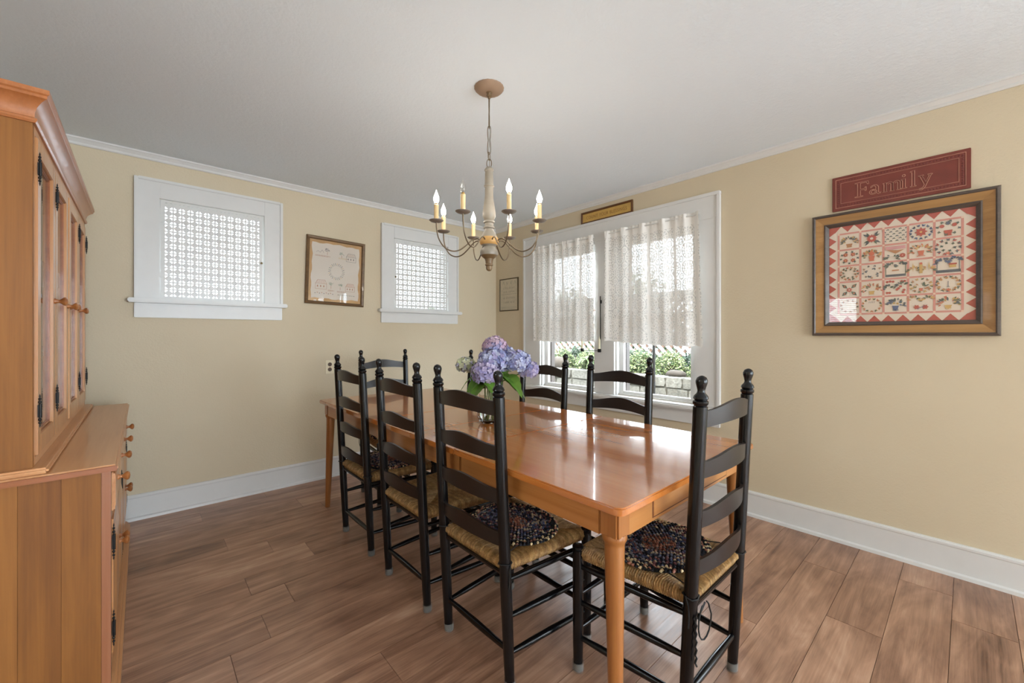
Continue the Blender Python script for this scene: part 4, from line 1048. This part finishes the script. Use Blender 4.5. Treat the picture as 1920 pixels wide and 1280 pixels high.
# --- small corner picture
sp_ = thing('verse_picture', (XB, (3.612 + 3.300) / 2, 1.489), -PI / 2, 'small narrow-framed stitched verse in the room corner', 'picture')
M_THIN = plain('olive_frame', rgb(84, 68, 40), .45)
frame_parts(sp_, .312, .366, .012, .014, M_THIN, profile=[(0, 0), (0, -.012), (.003, -.014), (.009, -.014), (.011, -.010), (.011, 0)])
MB().box(-.147, .147, -.006, 0, .009, .357).build('linen', plain('linen_sheet', rgb(206, 194, 170), .9, bump=.2, bscale=400), sp_, smooth=0)
pr = Print(-.0064); ink = rgb(146, 136, 120); ink2 = rgb(118, 122, 112)
for k, x in enumerate((-.105, -.045, .02, .085)):
    for (a, b) in (((0, 0), (.016, .036)), ((.016, .036), (.032, 0))):
        if k in (1, 2): pr.line((x + a[0], .335 - a[1]), (x + b[0], .335 - b[1]), .003, ink2)
        else: pr.line((x + a[0], .298 + a[1]), (x + b[0], .298 + b[1]), .003, ink2)
for i in range(14): pr.rect(-.125 + i * .0185, -.125 + i * .0185 + .010, .186, .190, ink2); pr.leaf(-.125 + i * .0185, .038, 1.0, .012, .003, ink2); pr.rect(-.125 + i * .0185, -.125 + i * .0185 + .012, .028, .031, ink)
rv = random.Random(6)
for z, hgt, n in ((.246, .030, 15), (.206, .024, 17), (.136, .030, 16), (.088, .026, 19)):
    for i in range(n):
        if rv.random() < .14: continue
        x = -.092 + .184 * i / (n - 1)
        pr.line((x, z), (x + rv.uniform(-.004, .004), z + hgt * rv.uniform(.55, 1)), .0022, ink); pr.line((x, z + hgt * rv.choice((0, .5))), (x + .006, z + hgt * rv.choice((0, .5, .6))), .002, ink)
pr.m.build('stitching', M_PRINT, sp_, 0)
sheet(-.145, .145, -.0090, .011, .355, sp_)

# --- sampler picture on the back wall (hangs a little crooked)
sa = thing('sampler_picture', (1.2465, YA, 1.478), 0, 'square framed cross-stitch sampler of houses and wreath between the grille windows', 'picture')
sa.rotation_euler = (0, math.radians(1.6), 0)
M_SFR = wood('walnut_frame', rgb(84, 60, 34), rgb(104, 76, 44), rgb(122, 92, 56), 'X', .4, .1, .1, 1.2, .04)
frame_parts(sa, .492, .572, .03, .024, M_SFR, profile=[(0, 0), (0, -.022), (.006, -.026), (.020, -.022), (.026, -.014), (.026, 0)])
MB().box(-.224, .224, -.006, 0, .022, .550).build('mount', plain('tan_mount', rgb(190, 150, 100), .8, vary=.1), sa, smooth=0)
pr = Print(-.0066); lin_ = rgb(214, 203, 190)
edge = []
def wob(i): return .004 * math.sin(i * 1.7) + .003 * math.sin(i * .6)
N = 14
edge += [(-.196 + .392 * i / N, .050 + wob(i)) for i in range(N)] + [(.198 + wob(i + 3), .050 + .470 * i / N) for i in range(N)] + [(.196 - .392 * i / N, .522 + wob(i + 6)) for i in range(N)] + [(-.198 + wob(i + 9), .522 - .472 * i / N) for i in range(N)]
pr.poly(edge, lin_)
br = rgb(178, 132, 110); gn = rgb(150, 156, 138); bk = rgb(128, 120, 118); yl = rgb(204, 178, 134)
rs = random.Random(8)
for i in range(26):
    a = 2 * PI * i / 26; pr.leaf(.005 + .052 * math.cos(a), .292 + .056 * math.sin(a), a + .3, .022, .0028, [gn, bk, yl, bk][i % 4]); pr.leaf(.005 + .046 * math.cos(a), .292 + .050 * math.sin(a), a - .8, .014, .002, [gn, bk][i % 2])
def tree(x, z, c): [pr.line((x + rs.uniform(-.022, .022), z + rs.uniform(0, .03)), (x + rs.uniform(-.022, .022), z + rs.uniform(0, .03)), .002, c) for _ in range(14)]; pr.line((x, z), (x, z - .026), .003, br)
def fence(x0, x1, z, c):
    n = int((x1 - x0) / .011)
    for i in range(n): pr.line((x0 + i * .011, z), (x0 + i * .011, z + .014), .002, c)
    pr.line((x0, z + .004), (x1, z + .004), .0016, c); pr.line((x0, z + .010), (x1, z + .010), .0016, c)
def house(x, z, w, h, c, rc):
    for (p, q_) in (((0, 0), (w, 0)), ((w, 0), (w, h)), ((0, h), (0, 0)), ((0, h), (w, h)), ((0, h), (w * .2, h * 1.7)), ((w * .2, h * 1.7), (w * .85, h * 1.7)), ((w * .85, h * 1.7), (w, h))): pr.line((x + p[0], z + p[1]), (x + q_[0], z + q_[1]), .0022, c)
    for i in range(7): pr.line((x + w * (.1 + .12 * i), z + h * 1.05), (x + w * (.2 + .1 * i), z + h * 1.62), .002, rc)
    for i in range(3): pr.rect(x + w * (.15 + .28 * i), x + w * (.15 + .28 * i) + .008, z + h * .35, z + h * .7, c)
tree(-.075, .452, bk); tree(.045, .440, gn); fence(-.17, -.05, .405, br); fence(.02, .10, .405, yl); house(.085, .392, .085, .042, bk, br)
for (p, q_) in (((-.165, .44), (-.150, .452)), ((-.150, .452), (-.135, .438)), ((-.135, .438), (-.118, .462)), ((-.118, .462), (-.104, .44))): pr.line(p, q_, .002, bk)
house(-.165, .130, .090, .046, br, rgb(196, 128, 104)); tree(-.038, .165, gn); fence(-.06, -.01, .115, br)
for i in range(9): pr.rect(-.17 + i * .018, -.162 + i * .018, .090 + .006 * (i % 2), .096 + .006 * (i % 2), [bk, br][i % 2])
house(.085, .128, .08, .040, br, rgb(200, 116, 88)); tree(.040, .160, gn); fence(.015, .09, .112, br)
for i in range(9): pr.rect(.02 + i * .017, .028 + i * .017, .088, .094, [bk, gn][i % 2])
pr.m.build('stitched_linen', M_PRINT, sa, 0)
sheet(-.220, .220, -.0110, .026, .546, sa)

# ------------------------------------------------------------------ candle bracket on the window mullion
sc_ = thing('candle_bracket', (XB - .022, 2.195, 1.06), -PI / 2, 'black iron wall bracket with two small candles on the window mullion', 'candle holder')
MB().tube([(0, -.012, .010), (-.0005, -.012, .3), (-.002, -.012, .505)], .0042, 8).build('upright', M_IRON, sc_)
MB().box(-.008, .008, -.010, 0, .44, .47, .002).build('wall_plate', M_IRON, sc_)
MB().tube([(.006, -.030, .018), (-.195, -.030, .018)], .0028, 8).build('cross_bar', M_IRON, sc_); MB().tube([(0, -.012, .014), (.002, -.030, .018)], .003, 8).build('stand_off', M_IRON, sc_)
for x in (.002, -.190):
    MB().box(x - .012, x + .012, -.042, -.018, .006, .036, .002).build('candle_cup', M_IRON, sc_)
    MB().lathe([(0, .036), (.0105, .036), (.010, .118), (.006, .124), (.0035, .140), (0, .152)], 14, (x, -.030, 0)).build('candle', M_CANDLE, sc_)

# ------------------------------------------------------------------ lace curtains
def lace_mat():
    t = NT('cotton_lace')
    uv = t.n('ShaderNodeTexCoord').outputs['UV']          # u, v in metres
    def cell(scale, off):
        mp = t.n('ShaderNodeMapping'); mp.inputs['Scale'].default_value = (1 / scale, 1 / scale, 1); mp.inputs['Location'].default_value = (off[0], off[1], 0); t.l(uv, mp.inputs[0])
        fr = t.n('ShaderNodeVectorMath', operation='FRACTION'); t.l(mp.outputs[0], fr.inputs[0])
        sb = t.n('ShaderNodeVectorMath', operation='SUBTRACT'); t.l(fr.outputs[0], sb.inputs[0]); sb.inputs[1].default_value = (.5, .5, 0)
        sp = t.n('ShaderNodeSeparateXYZ'); t.l(sb.outputs[0], sp.inputs[0])
        d = t.math('SQRT', t.math('ADD', t.math('MULTIPLY', sp.outputs[0], sp.outputs[0]), t.math('MULTIPLY', sp.outputs[1], sp.outputs[1])))
        a = t.math('ARCTAN2', sp.outputs[1], sp.outputs[0])
        return d, a
    def band(d, r, w): return t.math('LESS_THAN', t.math('ABSOLUTE', t.math('SUBTRACT', d, r)), w)
    d, a = cell(.13, (0, 0))
    big = t.math('MAXIMUM', band(d, .42, .032), t.math('MAXIMUM', band(d, .24, .026), t.math('LESS_THAN', d, .07)))
    pet = t.math('MULTIPLY', t.math('GREATER_THAN', t.math('SINE', t.math('MULTIPLY', a, 12.0)), .45), band(d, .33, .07))
    pet2 = t.math('MULTIPLY', t.math('GREATER_THAN', t.math('SINE', t.math('MULTIPLY', a, 8.0)), .3), band(d, .15, .07))
    d2, a2 = cell(.13, (.5, .5))
    sm = t.math('MAXIMUM', band(d2, .17, .03), t.math('MULTIPLY', t.math('GREATER_THAN', t.math('SINE', t.math('MULTIPLY', a2, 6.0)), .2), t.math('LESS_THAN', d2, .13)))
    # fine net
    vo = t.n('ShaderNodeTexVoronoi'); vo.feature = 'DISTANCE_TO_EDGE'; vo.inputs['Scale'].default_value = 46; t.l(uv, vo.inputs['Vector'])
    net = t.math('LESS_THAN', vo.outputs['Distance'], .045)
    pat = t.math('MAXIMUM', t.math('MAXIMUM', big, pet), t.math('MAXIMUM', pet2, t.math('MAXIMUM', sm, net)))
    # dense header and hem by v
    sp = t.n('ShaderNodeSeparateXYZ'); t.l(uv, sp.inputs[0])
    head = t.math('GREATER_THAN', sp.outputs[1], .90); hem = t.math('LESS_THAN', sp.outputs[1], .012)
    vo2 = t.n('ShaderNodeTexVoronoi'); vo2.feature = 'DISTANCE_TO_EDGE'; vo2.inputs['Scale'].default_value = 40; t.l(uv, vo2.inputs['Vector'])
    scroll = t.math('MULTIPLY', t.math('LESS_THAN', vo2.outputs['Distance'], .07), t.math('LESS_THAN', sp.outputs[1], .20))
    pat = t.math('MAXIMUM', t.math('MAXIMUM', pat, scroll), t.math('MAXIMUM', head, hem))
    foldb = t.math('GREATER_THAN', t.math('ADD', t.math('SINE', t.math('MULTIPLY', sp.outputs[0], 25.0)), t.math('MULTIPLY', t.math('SINE', t.math('MULTIPLY', sp.outputs[0], 61.0)), .5)), 1.02)
    pat = t.math('MAXIMUM', pat, foldb)
    t.b.inputs['Base Color'].default_value = rgb(240, 237, 232); t.set(t.b, Roughness=.9); t.b.inputs['Specular IOR Level'].default_value = .1
    tl = t.n('ShaderNodeBsdfTranslucent'); tl.inputs[0].default_value = rgb(244, 242, 238)
    mx = t.n('ShaderNodeMixShader'); mx.inputs[0].default_value = .03; t.l(t.b.outputs[0], mx.inputs[1]); t.l(tl.outputs[0], mx.inputs[2])
    tr = t.n('ShaderNodeBsdfTransparent'); tr.inputs[0].default_value = (.26, .26, .26, 1)
    hole = t.n('ShaderNodeMixShader'); hole.inputs[0].default_value = .62; t.l(tr.outputs[0], hole.inputs[1]); t.l(mx.outputs[0], hole.inputs[2])
    m2 = t.n('ShaderNodeMixShader'); t.l(pat, m2.inputs[0]); t.l(hole.outputs[0], m2.inputs[1]); t.l(mx.outputs[0], m2.inputs[2])
    t.l(m2.outputs[0], t.out.inputs[0]); return t.m
M_LACE = lace_mat()
def curtain(ya, yb, zt, zb_l, zb_r, seed, label, flare):
    """ya far/left edge, yb near/right edge (world y)"""
    rc = random.Random(seed); w = ya - yb
    root = thing('lace_curtain', (XB - .045, ya, zb_l), -PI / 2, label, 'curtain', 'lace curtains on the double window')
    NU, NV = 150, 44; V = []; UVs = []; F = []
    ph = [rc.uniform(0, 6.28) for _ in range(5)]
    full = w * 1.35
    for j in range(NV + 1):
        v = j / NV
        for i in range(NU + 1):
            u = i / NU
            zb = zb_l + (zb_r - zb_l) * u + .010 * abs(math.sin(u * PI * 9)) - .012 * math.sin(u * PI)
            z = zb + (zt - zb) * v
            grow = 1 - v
            fold = (.010 * math.sin(u * 31 + ph[0] + .6 * math.sin(u * 7)) + .007 * math.sin(u * 57 + ph[1])) * (1 - .35 * grow) + .012 * grow * math.sin(u * 13 + ph[2] + grow)
            if v > .955: fold += .004 * math.sin(u * 150 + ph[3]); 
            x = u * w + flare * grow * (u - .15) + .010 * abs(math.sin(v * 36)) * (1 if u > .99 else 0)
            V.append((x, fold - .012, z - zb_l)); UVs.append((u * full, v * (zt - zb)))
    for j in range(NV):
        for i in range(NU):
            a = j * (NU + 1) + i; F.append((a, a + 1, a + NU + 2, a + NU + 1))
    me = bpy.data.meshes.new('lace'); me.from_pydata(V, [], F); uvl = me.uv_layers.new(name='UVMap')
    for l in me.loops: uvl.data[l.index].uv = UVs[l.vertex_index]
    me.polygons.foreach_set('use_smooth', [True] * len(me.polygons)); me.materials.append(M_LACE)
    o = bpy.data.objects.new('lace_cloth', me); COL.objects.link(o); o.parent = root
    MB().tube([(-.01, -.012, zt - zb_l - .022), (w + .01, -.012, zt - zb_l - .022)], .005, 8).build('rod', M_TRIM, root)
    return root
curtain(3.02, 2.262, 2.118, 1.158, 1.158, 2, 'gathered white lace curtain over the left half of the double window', 0.0)
curtain(2.125, 1.318, 2.122, 1.165, 1.130, 5, 'gathered white lace curtain with scalloped edge over the right half of the double window', 0.035)

# ------------------------------------------------------------------ vase and hydrangeas
VX, VY = 1.356, 1.690
vas = thing('glass_vase', (VX, VY, TZ), 0, 'clear ribbed glass vase holding hydrangeas on the table', 'vase')
outer = [(0, .0), (.038, .0), (.044, .004), (.052, .018), (.062, .045), (.069, .080), (.071, .110), (.067, .145), (.060, .172), (.058, .190), (.064, .212), (.069, .222)]
inner = [(.066, .222), (.061, .212), (.055, .190), (.057, .172), (.064, .145), (.068, .110), (.066, .080), (.059, .046), (.048, .022), (.036, .012), (0, .010)]
rib = lambda i, n, z: .030 * math.sin(i / n * 2 * PI * 10 + z * 9)
MB().lathe(outer + inner, 80, rib=rib).build('glass_body', glass_mat('vase_glass', (.99, 1, 1, 1), 1.45), vas, 60)
wa = [(0, .0106), (.0355, .0126), (.0465, .0225), (.0572, .0465), (.0636, .080), (.0650, .105), (0, .105)]
MB().lathe(wa, 80, rib=rib).build('water', glass_mat('vase_water', (.97, .99, .98, 1), 1.33), vas, 60)
M_PETAL = attr_mat('hydrangea_petal', .7, .25, .2)
M_LEAF = attr_mat('hydrangea_leaf', .42, .22, .4)
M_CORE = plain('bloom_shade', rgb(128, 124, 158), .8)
M_STEM = plain('green_stem', rgb(112, 130, 66), .5)
def bloom(root, c, r, pal, seed, squash=.85):
    rb = random.Random(seed); m = MB(); n = int(175 * (r / .075) ** 2)
    for i in range(n):
        z = 1 - 1.72 * (i + .5) / n; a = i * 2.399963; s = math.sqrt(max(0, 1 - z * z))
        d = Vector((s * math.cos(a), s * math.sin(a), z)); d = (d + Vector((rb.uniform(-.09, .09), rb.uniform(-.09, .09), rb.uniform(-.09, .09)))).normalized()
        rr = r * rb.uniform(.90, 1.06); p = Vector(c) + Vector((d.x * rr, d.y * rr, d.z * rr * squash))
        nrm = (d + Vector((rb.uniform(-.35, .35), rb.uniform(-.35, .35), rb.uniform(-.35, .35)))).normalized()
        u = nrm.orthogonal().normalized(); w = nrm.cross(u); t0 = rb.uniform(0, PI / 2); ps = rb.uniform(.0120, .0165)
        col = rb.choice(pal); j = rb.uniform(.85, 1.15); col = (min(1, col[0] * j), min(1, col[1] * j), min(1, col[2] * j), 1)
        for k in range(4):
            t = t0 + k * PI / 2; dx = u * math.cos(t) + w * math.sin(t); dy = -u * math.sin(t) + w * math.cos(t)
            m.add([p, p + dx * ps * .55 + dy * ps * .48 + nrm * .0015, p + dx * ps + nrm * .0035, p + dx * ps * .55 - dy * ps * .48 + nrm * .0015], [(0, 3, 2, 1)], col)
    m.build('flower_head', M_PETAL, root, 0)
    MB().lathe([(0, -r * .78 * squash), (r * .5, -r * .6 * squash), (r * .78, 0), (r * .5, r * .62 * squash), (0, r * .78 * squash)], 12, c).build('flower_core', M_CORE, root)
def leafm(root, base, direc, L_, W_, droop, seed):
    rl = random.Random(seed); m = MB(); d = Vector(direc).normalized(); side = d.cross(Vector((0, 0, 1))).normalized(); up = side.cross(d).normalized()
    n = 10; V = []; F = []
    for i in range(n + 1):
        t = i / n; wdt_ = W_ * (math.sin(PI * min(1, t * 1.02) ** .72)) * (1 if t < 1 else 0)
        ce = Vector(base) + d * L_ * t - Vector((0, 0, 1)) * droop * t * t + up * .012 * math.sin(PI * t)
        sr = .0035 if i % 2 else -.001
        V += [ce - side * (wdt_ + sr * (0 < i < n)) + up * .25 * wdt_, ce, ce + side * (wdt_ + sr * (0 < i < n)) + up * .25 * wdt_]
    j = rl.uniform(.8, 1.2)
    for i in range(n):
        for k in range(2):
            m.add([V[i * 3 + k], V[i * 3 + k + 1], V[i * 3 + 4 + k], V[i * 3 + 3 + k]], [(0, 1, 2, 3)], (.10 * j, .19 * j * (1 + .15 * k), .025 * j, 1))
    m.build('leaf', M_LEAF, root, 80)
bl = [rgb(160, 164, 204), rgb(182, 186, 218), rgb(144, 150, 196), rgb(172, 164, 204), rgb(200, 204, 228)]
lv = [rgb(172, 166, 204), rgb(186, 174, 206), rgb(160, 152, 194), rgb(202, 192, 216)]
pk = [rgb(206, 178, 198), rgb(216, 190, 206), rgb(190, 162, 188), rgb(180, 172, 206)]
gr_ = [rgb(206, 206, 176), rgb(190, 194, 186), rgb(184, 180, 204), rgb(198, 204, 160)]
rtv = Vector((math.sin(math.radians(48)), -math.cos(math.radians(48)), 0)); fwv = Vector((math.cos(math.radians(48)), math.sin(math.radians(48)), 0))
def at_v(dpx, py, dep):   # lateral metres right of vase axis, world height, metres beyond vase axis
    return Vector((0, 0, 0)) + rtv * dpx + fwv * dep + Vector((0, 0, py))
HY = [ # lateral, z above table, depth, r, palette, label, leaves[(dir lateral, dir depth, zdir, L, W, droop)]
    (.030, .325, -.02, .082, bl, 'large blue hydrangea head at the front of the bouquet', [(-.8, -.6, .0, .16, .055, .10), (.9, -.5, .05, .15, .055, .08), (.15, -1, -.1, .13, .055, .09)]),
    (-.010, .268, -.075, .070, lv, 'lavender hydrangea head low at the front of the bouquet', [(-.6, -.9, -.1, .14, .052, .09), (.5, -.9, -.1, .14, .052, .10)]),
    (.030, .398, .035, .062, pk, 'pink-mauve hydrangea head at the top of the bouquet', [(-.9, .1, .9, .10, .03, .0)]),
    (.150, .320, -.01, .068, bl, 'blue-violet hydrangea head on the right of the bouquet', [(1, -.2, -.1, .14, .055, .10), (.8, -.7, -.2, .14, .052, .08)]),
    (.212, .275, .03, .052, lv, 'small lavender hydrangea head at the far right of the bouquet', [(.6, -.3, .9, .08, .035, .0)]),
    (-.125, .300, .02, .048, gr_, 'small pale green-white hydrangea head on the left of the bouquet', [(-.9, -.3, .3, .11, .014, .10), (-.5, -.2, .9, .10, .018, .0)]),
    (.085, .345, .085, .060, bl, 'blue hydrangea head at the back of the bouquet', [(.3, .8, .2, .10, .04, .05), (-.6, .8, .1, .10, .04, .05)])]
for i, (la, z, de, r, pal, lab, lvs) in enumerate(HY):
    root = thing('hydrangea', (VX, VY, TZ), 0, lab, 'flower', 'hydrangeas in the vase')
    c = at_v(la, z, de); bloom(root, c, r, pal, 20 + i)
    a = i * .9; foot = Vector((.022 * math.cos(a * 2.1), .022 * math.sin(a * 2.1), .018)); neck = c * .16; neck.z = .20
    pts = [foot.lerp(neck, t) for t in (0, .35, .7)] + [neck] + [neck.lerp(c, t) for t in (.3, .6, .9)]
    MB().tube(pts, .0035, 7).build('stem', M_STEM, root, 60)
    for k, (dl, dd, dz, L_, W_, dr) in enumerate(lvs):
        base = neck.lerp(c, .28 + .1 * k); leafm(root, base, rtv * dl + fwv * dd + Vector((0, 0, dz)), L_, W_, dr, i * 7 + k)

# ------------------------------------------------------------------ garden outside the double window
M_SOIL = plain('garden_soil', rgb(60, 54, 40), .95, vary=.3)
struct(MB().box(XB + TH + .01, 12, -4, 14, -.35, -.10).build('garden_ground', M_SOIL, smooth=0))
struct(MB().box(-8, XB + TH + .01, YA + TH + .01, 16, -.35, -.10).build('side_yard', plain('side_lawn', rgb(60, 70, 42), .95, vary=.3), smooth=0))
# retaining wall of separate granite blocks
gw = struct(empty('garden_wall', (5.5, 1.6, -.10))); gw['label'] = 'dry-laid pale granite retaining wall outside the double window'
M_STONE = NT('granite'); _v = M_STONE.coords(rnd=True)
_f = M_STONE.math('ADD', M_STONE.math('MULTIPLY', M_STONE.noise(_v, 26, 4, .7), .6), M_STONE.math('MULTIPLY', M_STONE.noise(_v, 4, 2), .4))
M_STONE.l(M_STONE.ramp(_f, [(.3, rgb(58, 57, 52)), (.5, rgb(88, 86, 80)), (.72, rgb(112, 110, 104))]), M_STONE.b.inputs['Base Color']); M_STONE.set(M_STONE.b, Roughness=.9); M_STONE.bump(M_STONE.noise(_v, 40, 4), .6, .01); M_STONE = M_STONE.m
def stone_mesh(l, d, h, seed):
    r_ = random.Random(seed); bm = bmesh.new(); bmesh.ops.create_cube(bm, size=1)
    bmesh.ops.subdivide_edges(bm, edges=bm.edges[:], cuts=1, use_grid_fill=True)
    for v in bm.verts:
        k = 1 - .09 * (abs(v.co.x) > .4) * (abs(v.co.z) > .4)
        v.co = Vector((v.co.x * d * (1 + r_.uniform(-.06, .06)), v.co.y * l * k + r_.uniform(-.006, .006), v.co.z * h * k + r_.uniform(-.006, .006)))
    bm.verts.index_update(); m = MB(); m.add([v.co[:] for v in bm.verts], [[v.index for v in f.verts] for f in bm.faces]); bm.free(); return m
rw = random.Random(3); protos = {}
z = 0.0
for row_h in (.18, .20, .21, .155):
    yy = rw.uniform(-.2, 0)
    while yy < 5.2:
        l = rw.choice((.24, .30, .36, .42)); key = (l, row_h, rw.randrange(3))
        loc = (rw.uniform(-.012, .012), yy + l / 2, z + row_h / 2)
        if key not in protos: protos[key] = stone_mesh(l - .012, .24, row_h - .010, hash(key) % 1000).build('stone', M_STONE, gw, 50, loc=loc)
        else: inst(protos[key], gw, loc)
        yy += l
    z += row_h
MB().box(-.100, .16, -.2, 5.5, -.05, .725).build('wall_core', plain('wall_fill', rgb(66, 64, 58), .95), gw, smooth=0)
struct(MB().box(5.62, 12, -2, 14, -.10, .60).build('planting_bed', M_SOIL, smooth=0))
M_HEDGE = attr_mat('hedge_leaf', .55, .25, .35)
def shrub(name, c, rx, ry, rz, n, pal, seed, label, cat, ls=.03, group=None):
    r_ = random.Random(seed); root = thing(name, (c[0], c[1], c[2]), 0, label, cat, group); m = MB()
    for i in range(n):
        a = r_.uniform(0, 2 * PI); zz = r_.uniform(-.15, 1); s = math.sqrt(max(0, 1 - zz * zz)); k = r_.uniform(.72, 1.04) * (1 + .12 * math.sin(a * 5 + zz * 4))
        p = Vector((rx * s * math.cos(a) * k, ry * s * math.sin(a) * k, rz * zz * k + rz * .15))
        u = Vector((r_.uniform(-1, 1), r_.uniform(-1, 1), r_.uniform(-.6, 1))).normalized(); w = u.orthogonal().normalized()
        l = ls * r_.uniform(.7, 1.3); col = r_.choice(pal); j = r_.uniform(.75, 1.25)
        m.add([p, p + u * l * .5 + w * l * .35, p + u * l, p + u * l * .5 - w * l * .35], [(0, 1, 2, 3)], (col[0] * j, col[1] * j, col[2] * j, 1))
    m.build('foliage', M_HEDGE, root, 0)
    rr = random.Random(seed + 1); m = MB()
    for i in range(5):
        a = rr.uniform(0, 6.28); m.tube([(0, 0, -.02), (rx * .3 * math.cos(a), ry * .3 * math.sin(a), rz * .5), (rx * .6 * math.cos(a), ry * .6 * math.sin(a), rz * .85)], [.012, .008, .004], 6)
    m.build('stems', plain('twig', rgb(86, 70, 52), .9), root)
    return root
palg = [rgb(40, 62, 30), rgb(52, 76, 38), rgb(70, 92, 52), rgb(32, 50, 26)]
palv = [rgb(116, 124, 84), rgb(92, 106, 60), rgb(52, 72, 34), rgb(34, 52, 24), rgb(130, 136, 100)]
shl = ['variegated shrub low on the garden wall, nearest the right pane', 'variegated shrub on the garden wall, seen mid right pane', 'variegated shrub on the garden wall, seen left in the right pane', 'variegated shrub on the garden wall, behind the mullion', 'variegated shrub on the garden wall, seen right in the left pane', 'variegated shrub on the garden wall, seen left in the left pane']
for i, yy in enumerate((2.45, 3.0, 3.5, 4.0, 4.5, 5.1)):
    shrub('garden_shrub', (5.88, yy, .60), .20, .235, .31, 2400, palv, 50 + i, shl[i], 'shrub', .034, 'variegated shrubs on the garden wall')
pald = [rgb(20, 40, 24), rgb(30, 52, 32), rgb(38, 60, 38), rgb(16, 34, 20)]
for i, (xx, yy) in enumerate(((6.35, 2.7), (6.4, 3.9), (6.35, 5.2), (6.4, 6.4))):
    shrub('dark_bush', (xx + .05, yy, .60), .22, .44, .30, 1600, pald, 80 + i, ['dark green bush below the lattice, rightmost', 'dark green bush below the lattice, right of the middle', 'dark green bush below the lattice, left of the middle', 'dark green bush below the lattice, leftmost'][i], 'bush', .05, 'dark bushes under the lattice fence')
ho = thing('hosta', (5.60, 4.30, .648), 0, 'striped hosta with arching leaves at the garden wall edge', 'plant')
for i in range(26):
    a = 2 * PI * i / 26 + random.uniform(-.1, .1); el = random.uniform(.5, 1.0); L_ = random.uniform(.20, .30); m = MB(); V = []; n = 7
    d = Vector((math.cos(a), math.sin(a), 0)); sd = Vector((-math.sin(a), math.cos(a), 0))
    for k in range(n + 1):
        t = k / n; wd = .026 * math.sin(PI * (t ** .8)) + .001; ce = d * L_ * t * .9 + Vector((0, 0, L_ * (1.25 * el * t - 1.0 * t * t) + .12))
        V += [ce - sd * wd, ce, ce + sd * wd]
    for k in range(n):
        for q_ in range(2): m.add([V[k * 3 + q_], V[k * 3 + q_ + 1], V[k * 3 + 4 + q_], V[k * 3 + 3 + q_]], [(0, 1, 2, 3)], rgb(66, 84, 46) if q_ else rgb(98, 112, 72))
    m.build('leaf', M_HEDGE, ho, 60)
MB().lathe([(0, 0), (.03, 0), (.022, .08), (0, .13)], 10).build('crown', M_STEM, ho)
def boulder(c, s, seed, label):
    r_ = random.Random(seed); bm = bmesh.new(); bmesh.ops.create_icosphere(bm, subdivisions=2, radius=1)
    for v in bm.verts: k = 1 + r_.uniform(-.10, .10); v.co = Vector((v.co.x * s[0] * k, v.co.y * s[1] * k, v.co.z * s[2] * k))
    bm.verts.index_update(); m = MB(); m.add([v.co[:] for v in bm.verts], [[v.index for v in f.verts] for f in bm.faces]); bm.free()
    tag(m.build('boulder', plain('brown_boulder', rgb(52, 45, 38), .9, vary=.25, bump=.5, bscale=30), None, 70, loc=c), label, 'rock', 'boulders on the garden wall')
boulder((5.62, 4.95, .70), (.14, .20, .13), 1, 'rounded brown boulder on the wall below the left pane')
boulder((5.62, 2.78, .665), (.11, .15, .06), 2, 'flat brown boulder on the wall below the right pane')
# lattice fence
lf = thing('lattice_fence', (6.75, 1.6, .60), 0, 'weathered white diagonal lattice fence behind the shrubs', 'fence')
M_LAT = plain('lattice_white', rgb(140, 136, 132), .8, vary=.12); M_LATB = plain('lattice_brown', rgb(84, 64, 52), .85, vary=.2)
HL = 1.25; ln = HL * math.sqrt(2)
l1 = None; l2 = None
for i in range(44):
    yy = -.4 + i * .155
    if l1 is None:
        l1 = MB().box(-.006, .006, -.028, .028, 0, ln, .001).build('lattice_slat', M_LAT, lf, loc=(0, yy, 0)); l1.rotation_euler = (-PI / 4, 0, 0)
        l2 = MB().box(-.006, .006, -.028, .028, 0, ln, .001).build('lattice_slat', M_LATB, lf, loc=(.0135, yy, 0)); l2.rotation_euler = (PI / 4, 0, 0)
    else: inst(l1, lf, (0, yy, 0)); inst(l2, lf, (.0135, yy, 0))
for yy in (-.2, 2.2, 4.6, 7.0): MB().box(.022, .11, yy - .045, yy + .045, -.02, HL + .15, .004).build('post', M_LAT, lf)
MB().box(-.02, .05, -.4, 7.6, HL, HL + .06, .004).build('top_rail', M_LAT, lf)
pole = thing('garden_pole', (4.35, 2.408, -.10), 0, 'thin black garden pole with hook outside the right pane', 'pole')
MB().tube([(0, 0, 0), (0, 0, 1.20), (0, 0, 1.30)], .016, 10).build('shaft', M_IRON, pole)
MB().tube([(0, 0, 1.30), (0, .03, 1.345), (0, .075, 1.352), (0, .10, 1.32)], .006, 8).build('hook', M_IRON, pole)
# neighbour's trees behind the lattice and side-yard bushes beyond the grille windows
for i, (xx, yy, rr, hh) in enumerate(((8.6, 2.9, .95, 1.5), (8.8, 5.3, .95, 1.7), (9.2, 7.8, 1.0, 1.6))):
    shrub('backdrop_tree', (xx, yy, .60), rr * .8, rr, hh, 3600, [rgb(84, 98, 68), rgb(100, 110, 86), rgb(68, 82, 54)], 120 + i, ['pale leafy tree beyond the lattice, right one', 'pale leafy tree beyond the lattice, middle one', 'pale leafy tree beyond the lattice, left one'][i], 'tree', .12, 'trees beyond the lattice fence')
for i, (xx, yy) in enumerate(((-.6, 6.6), (1.5, 7.0), (4.0, 6.8))):
    shrub('side_bush', (xx, yy, -.10), .8, .5, 1.45, 2600, palg, 140 + i, ['green bush beyond the grille window by the hutch, left one', 'green bush beyond the grille window by the hutch, right one', 'green bush beyond the grille window near the corner'][i], 'bush', .10, 'bushes in the side yard')
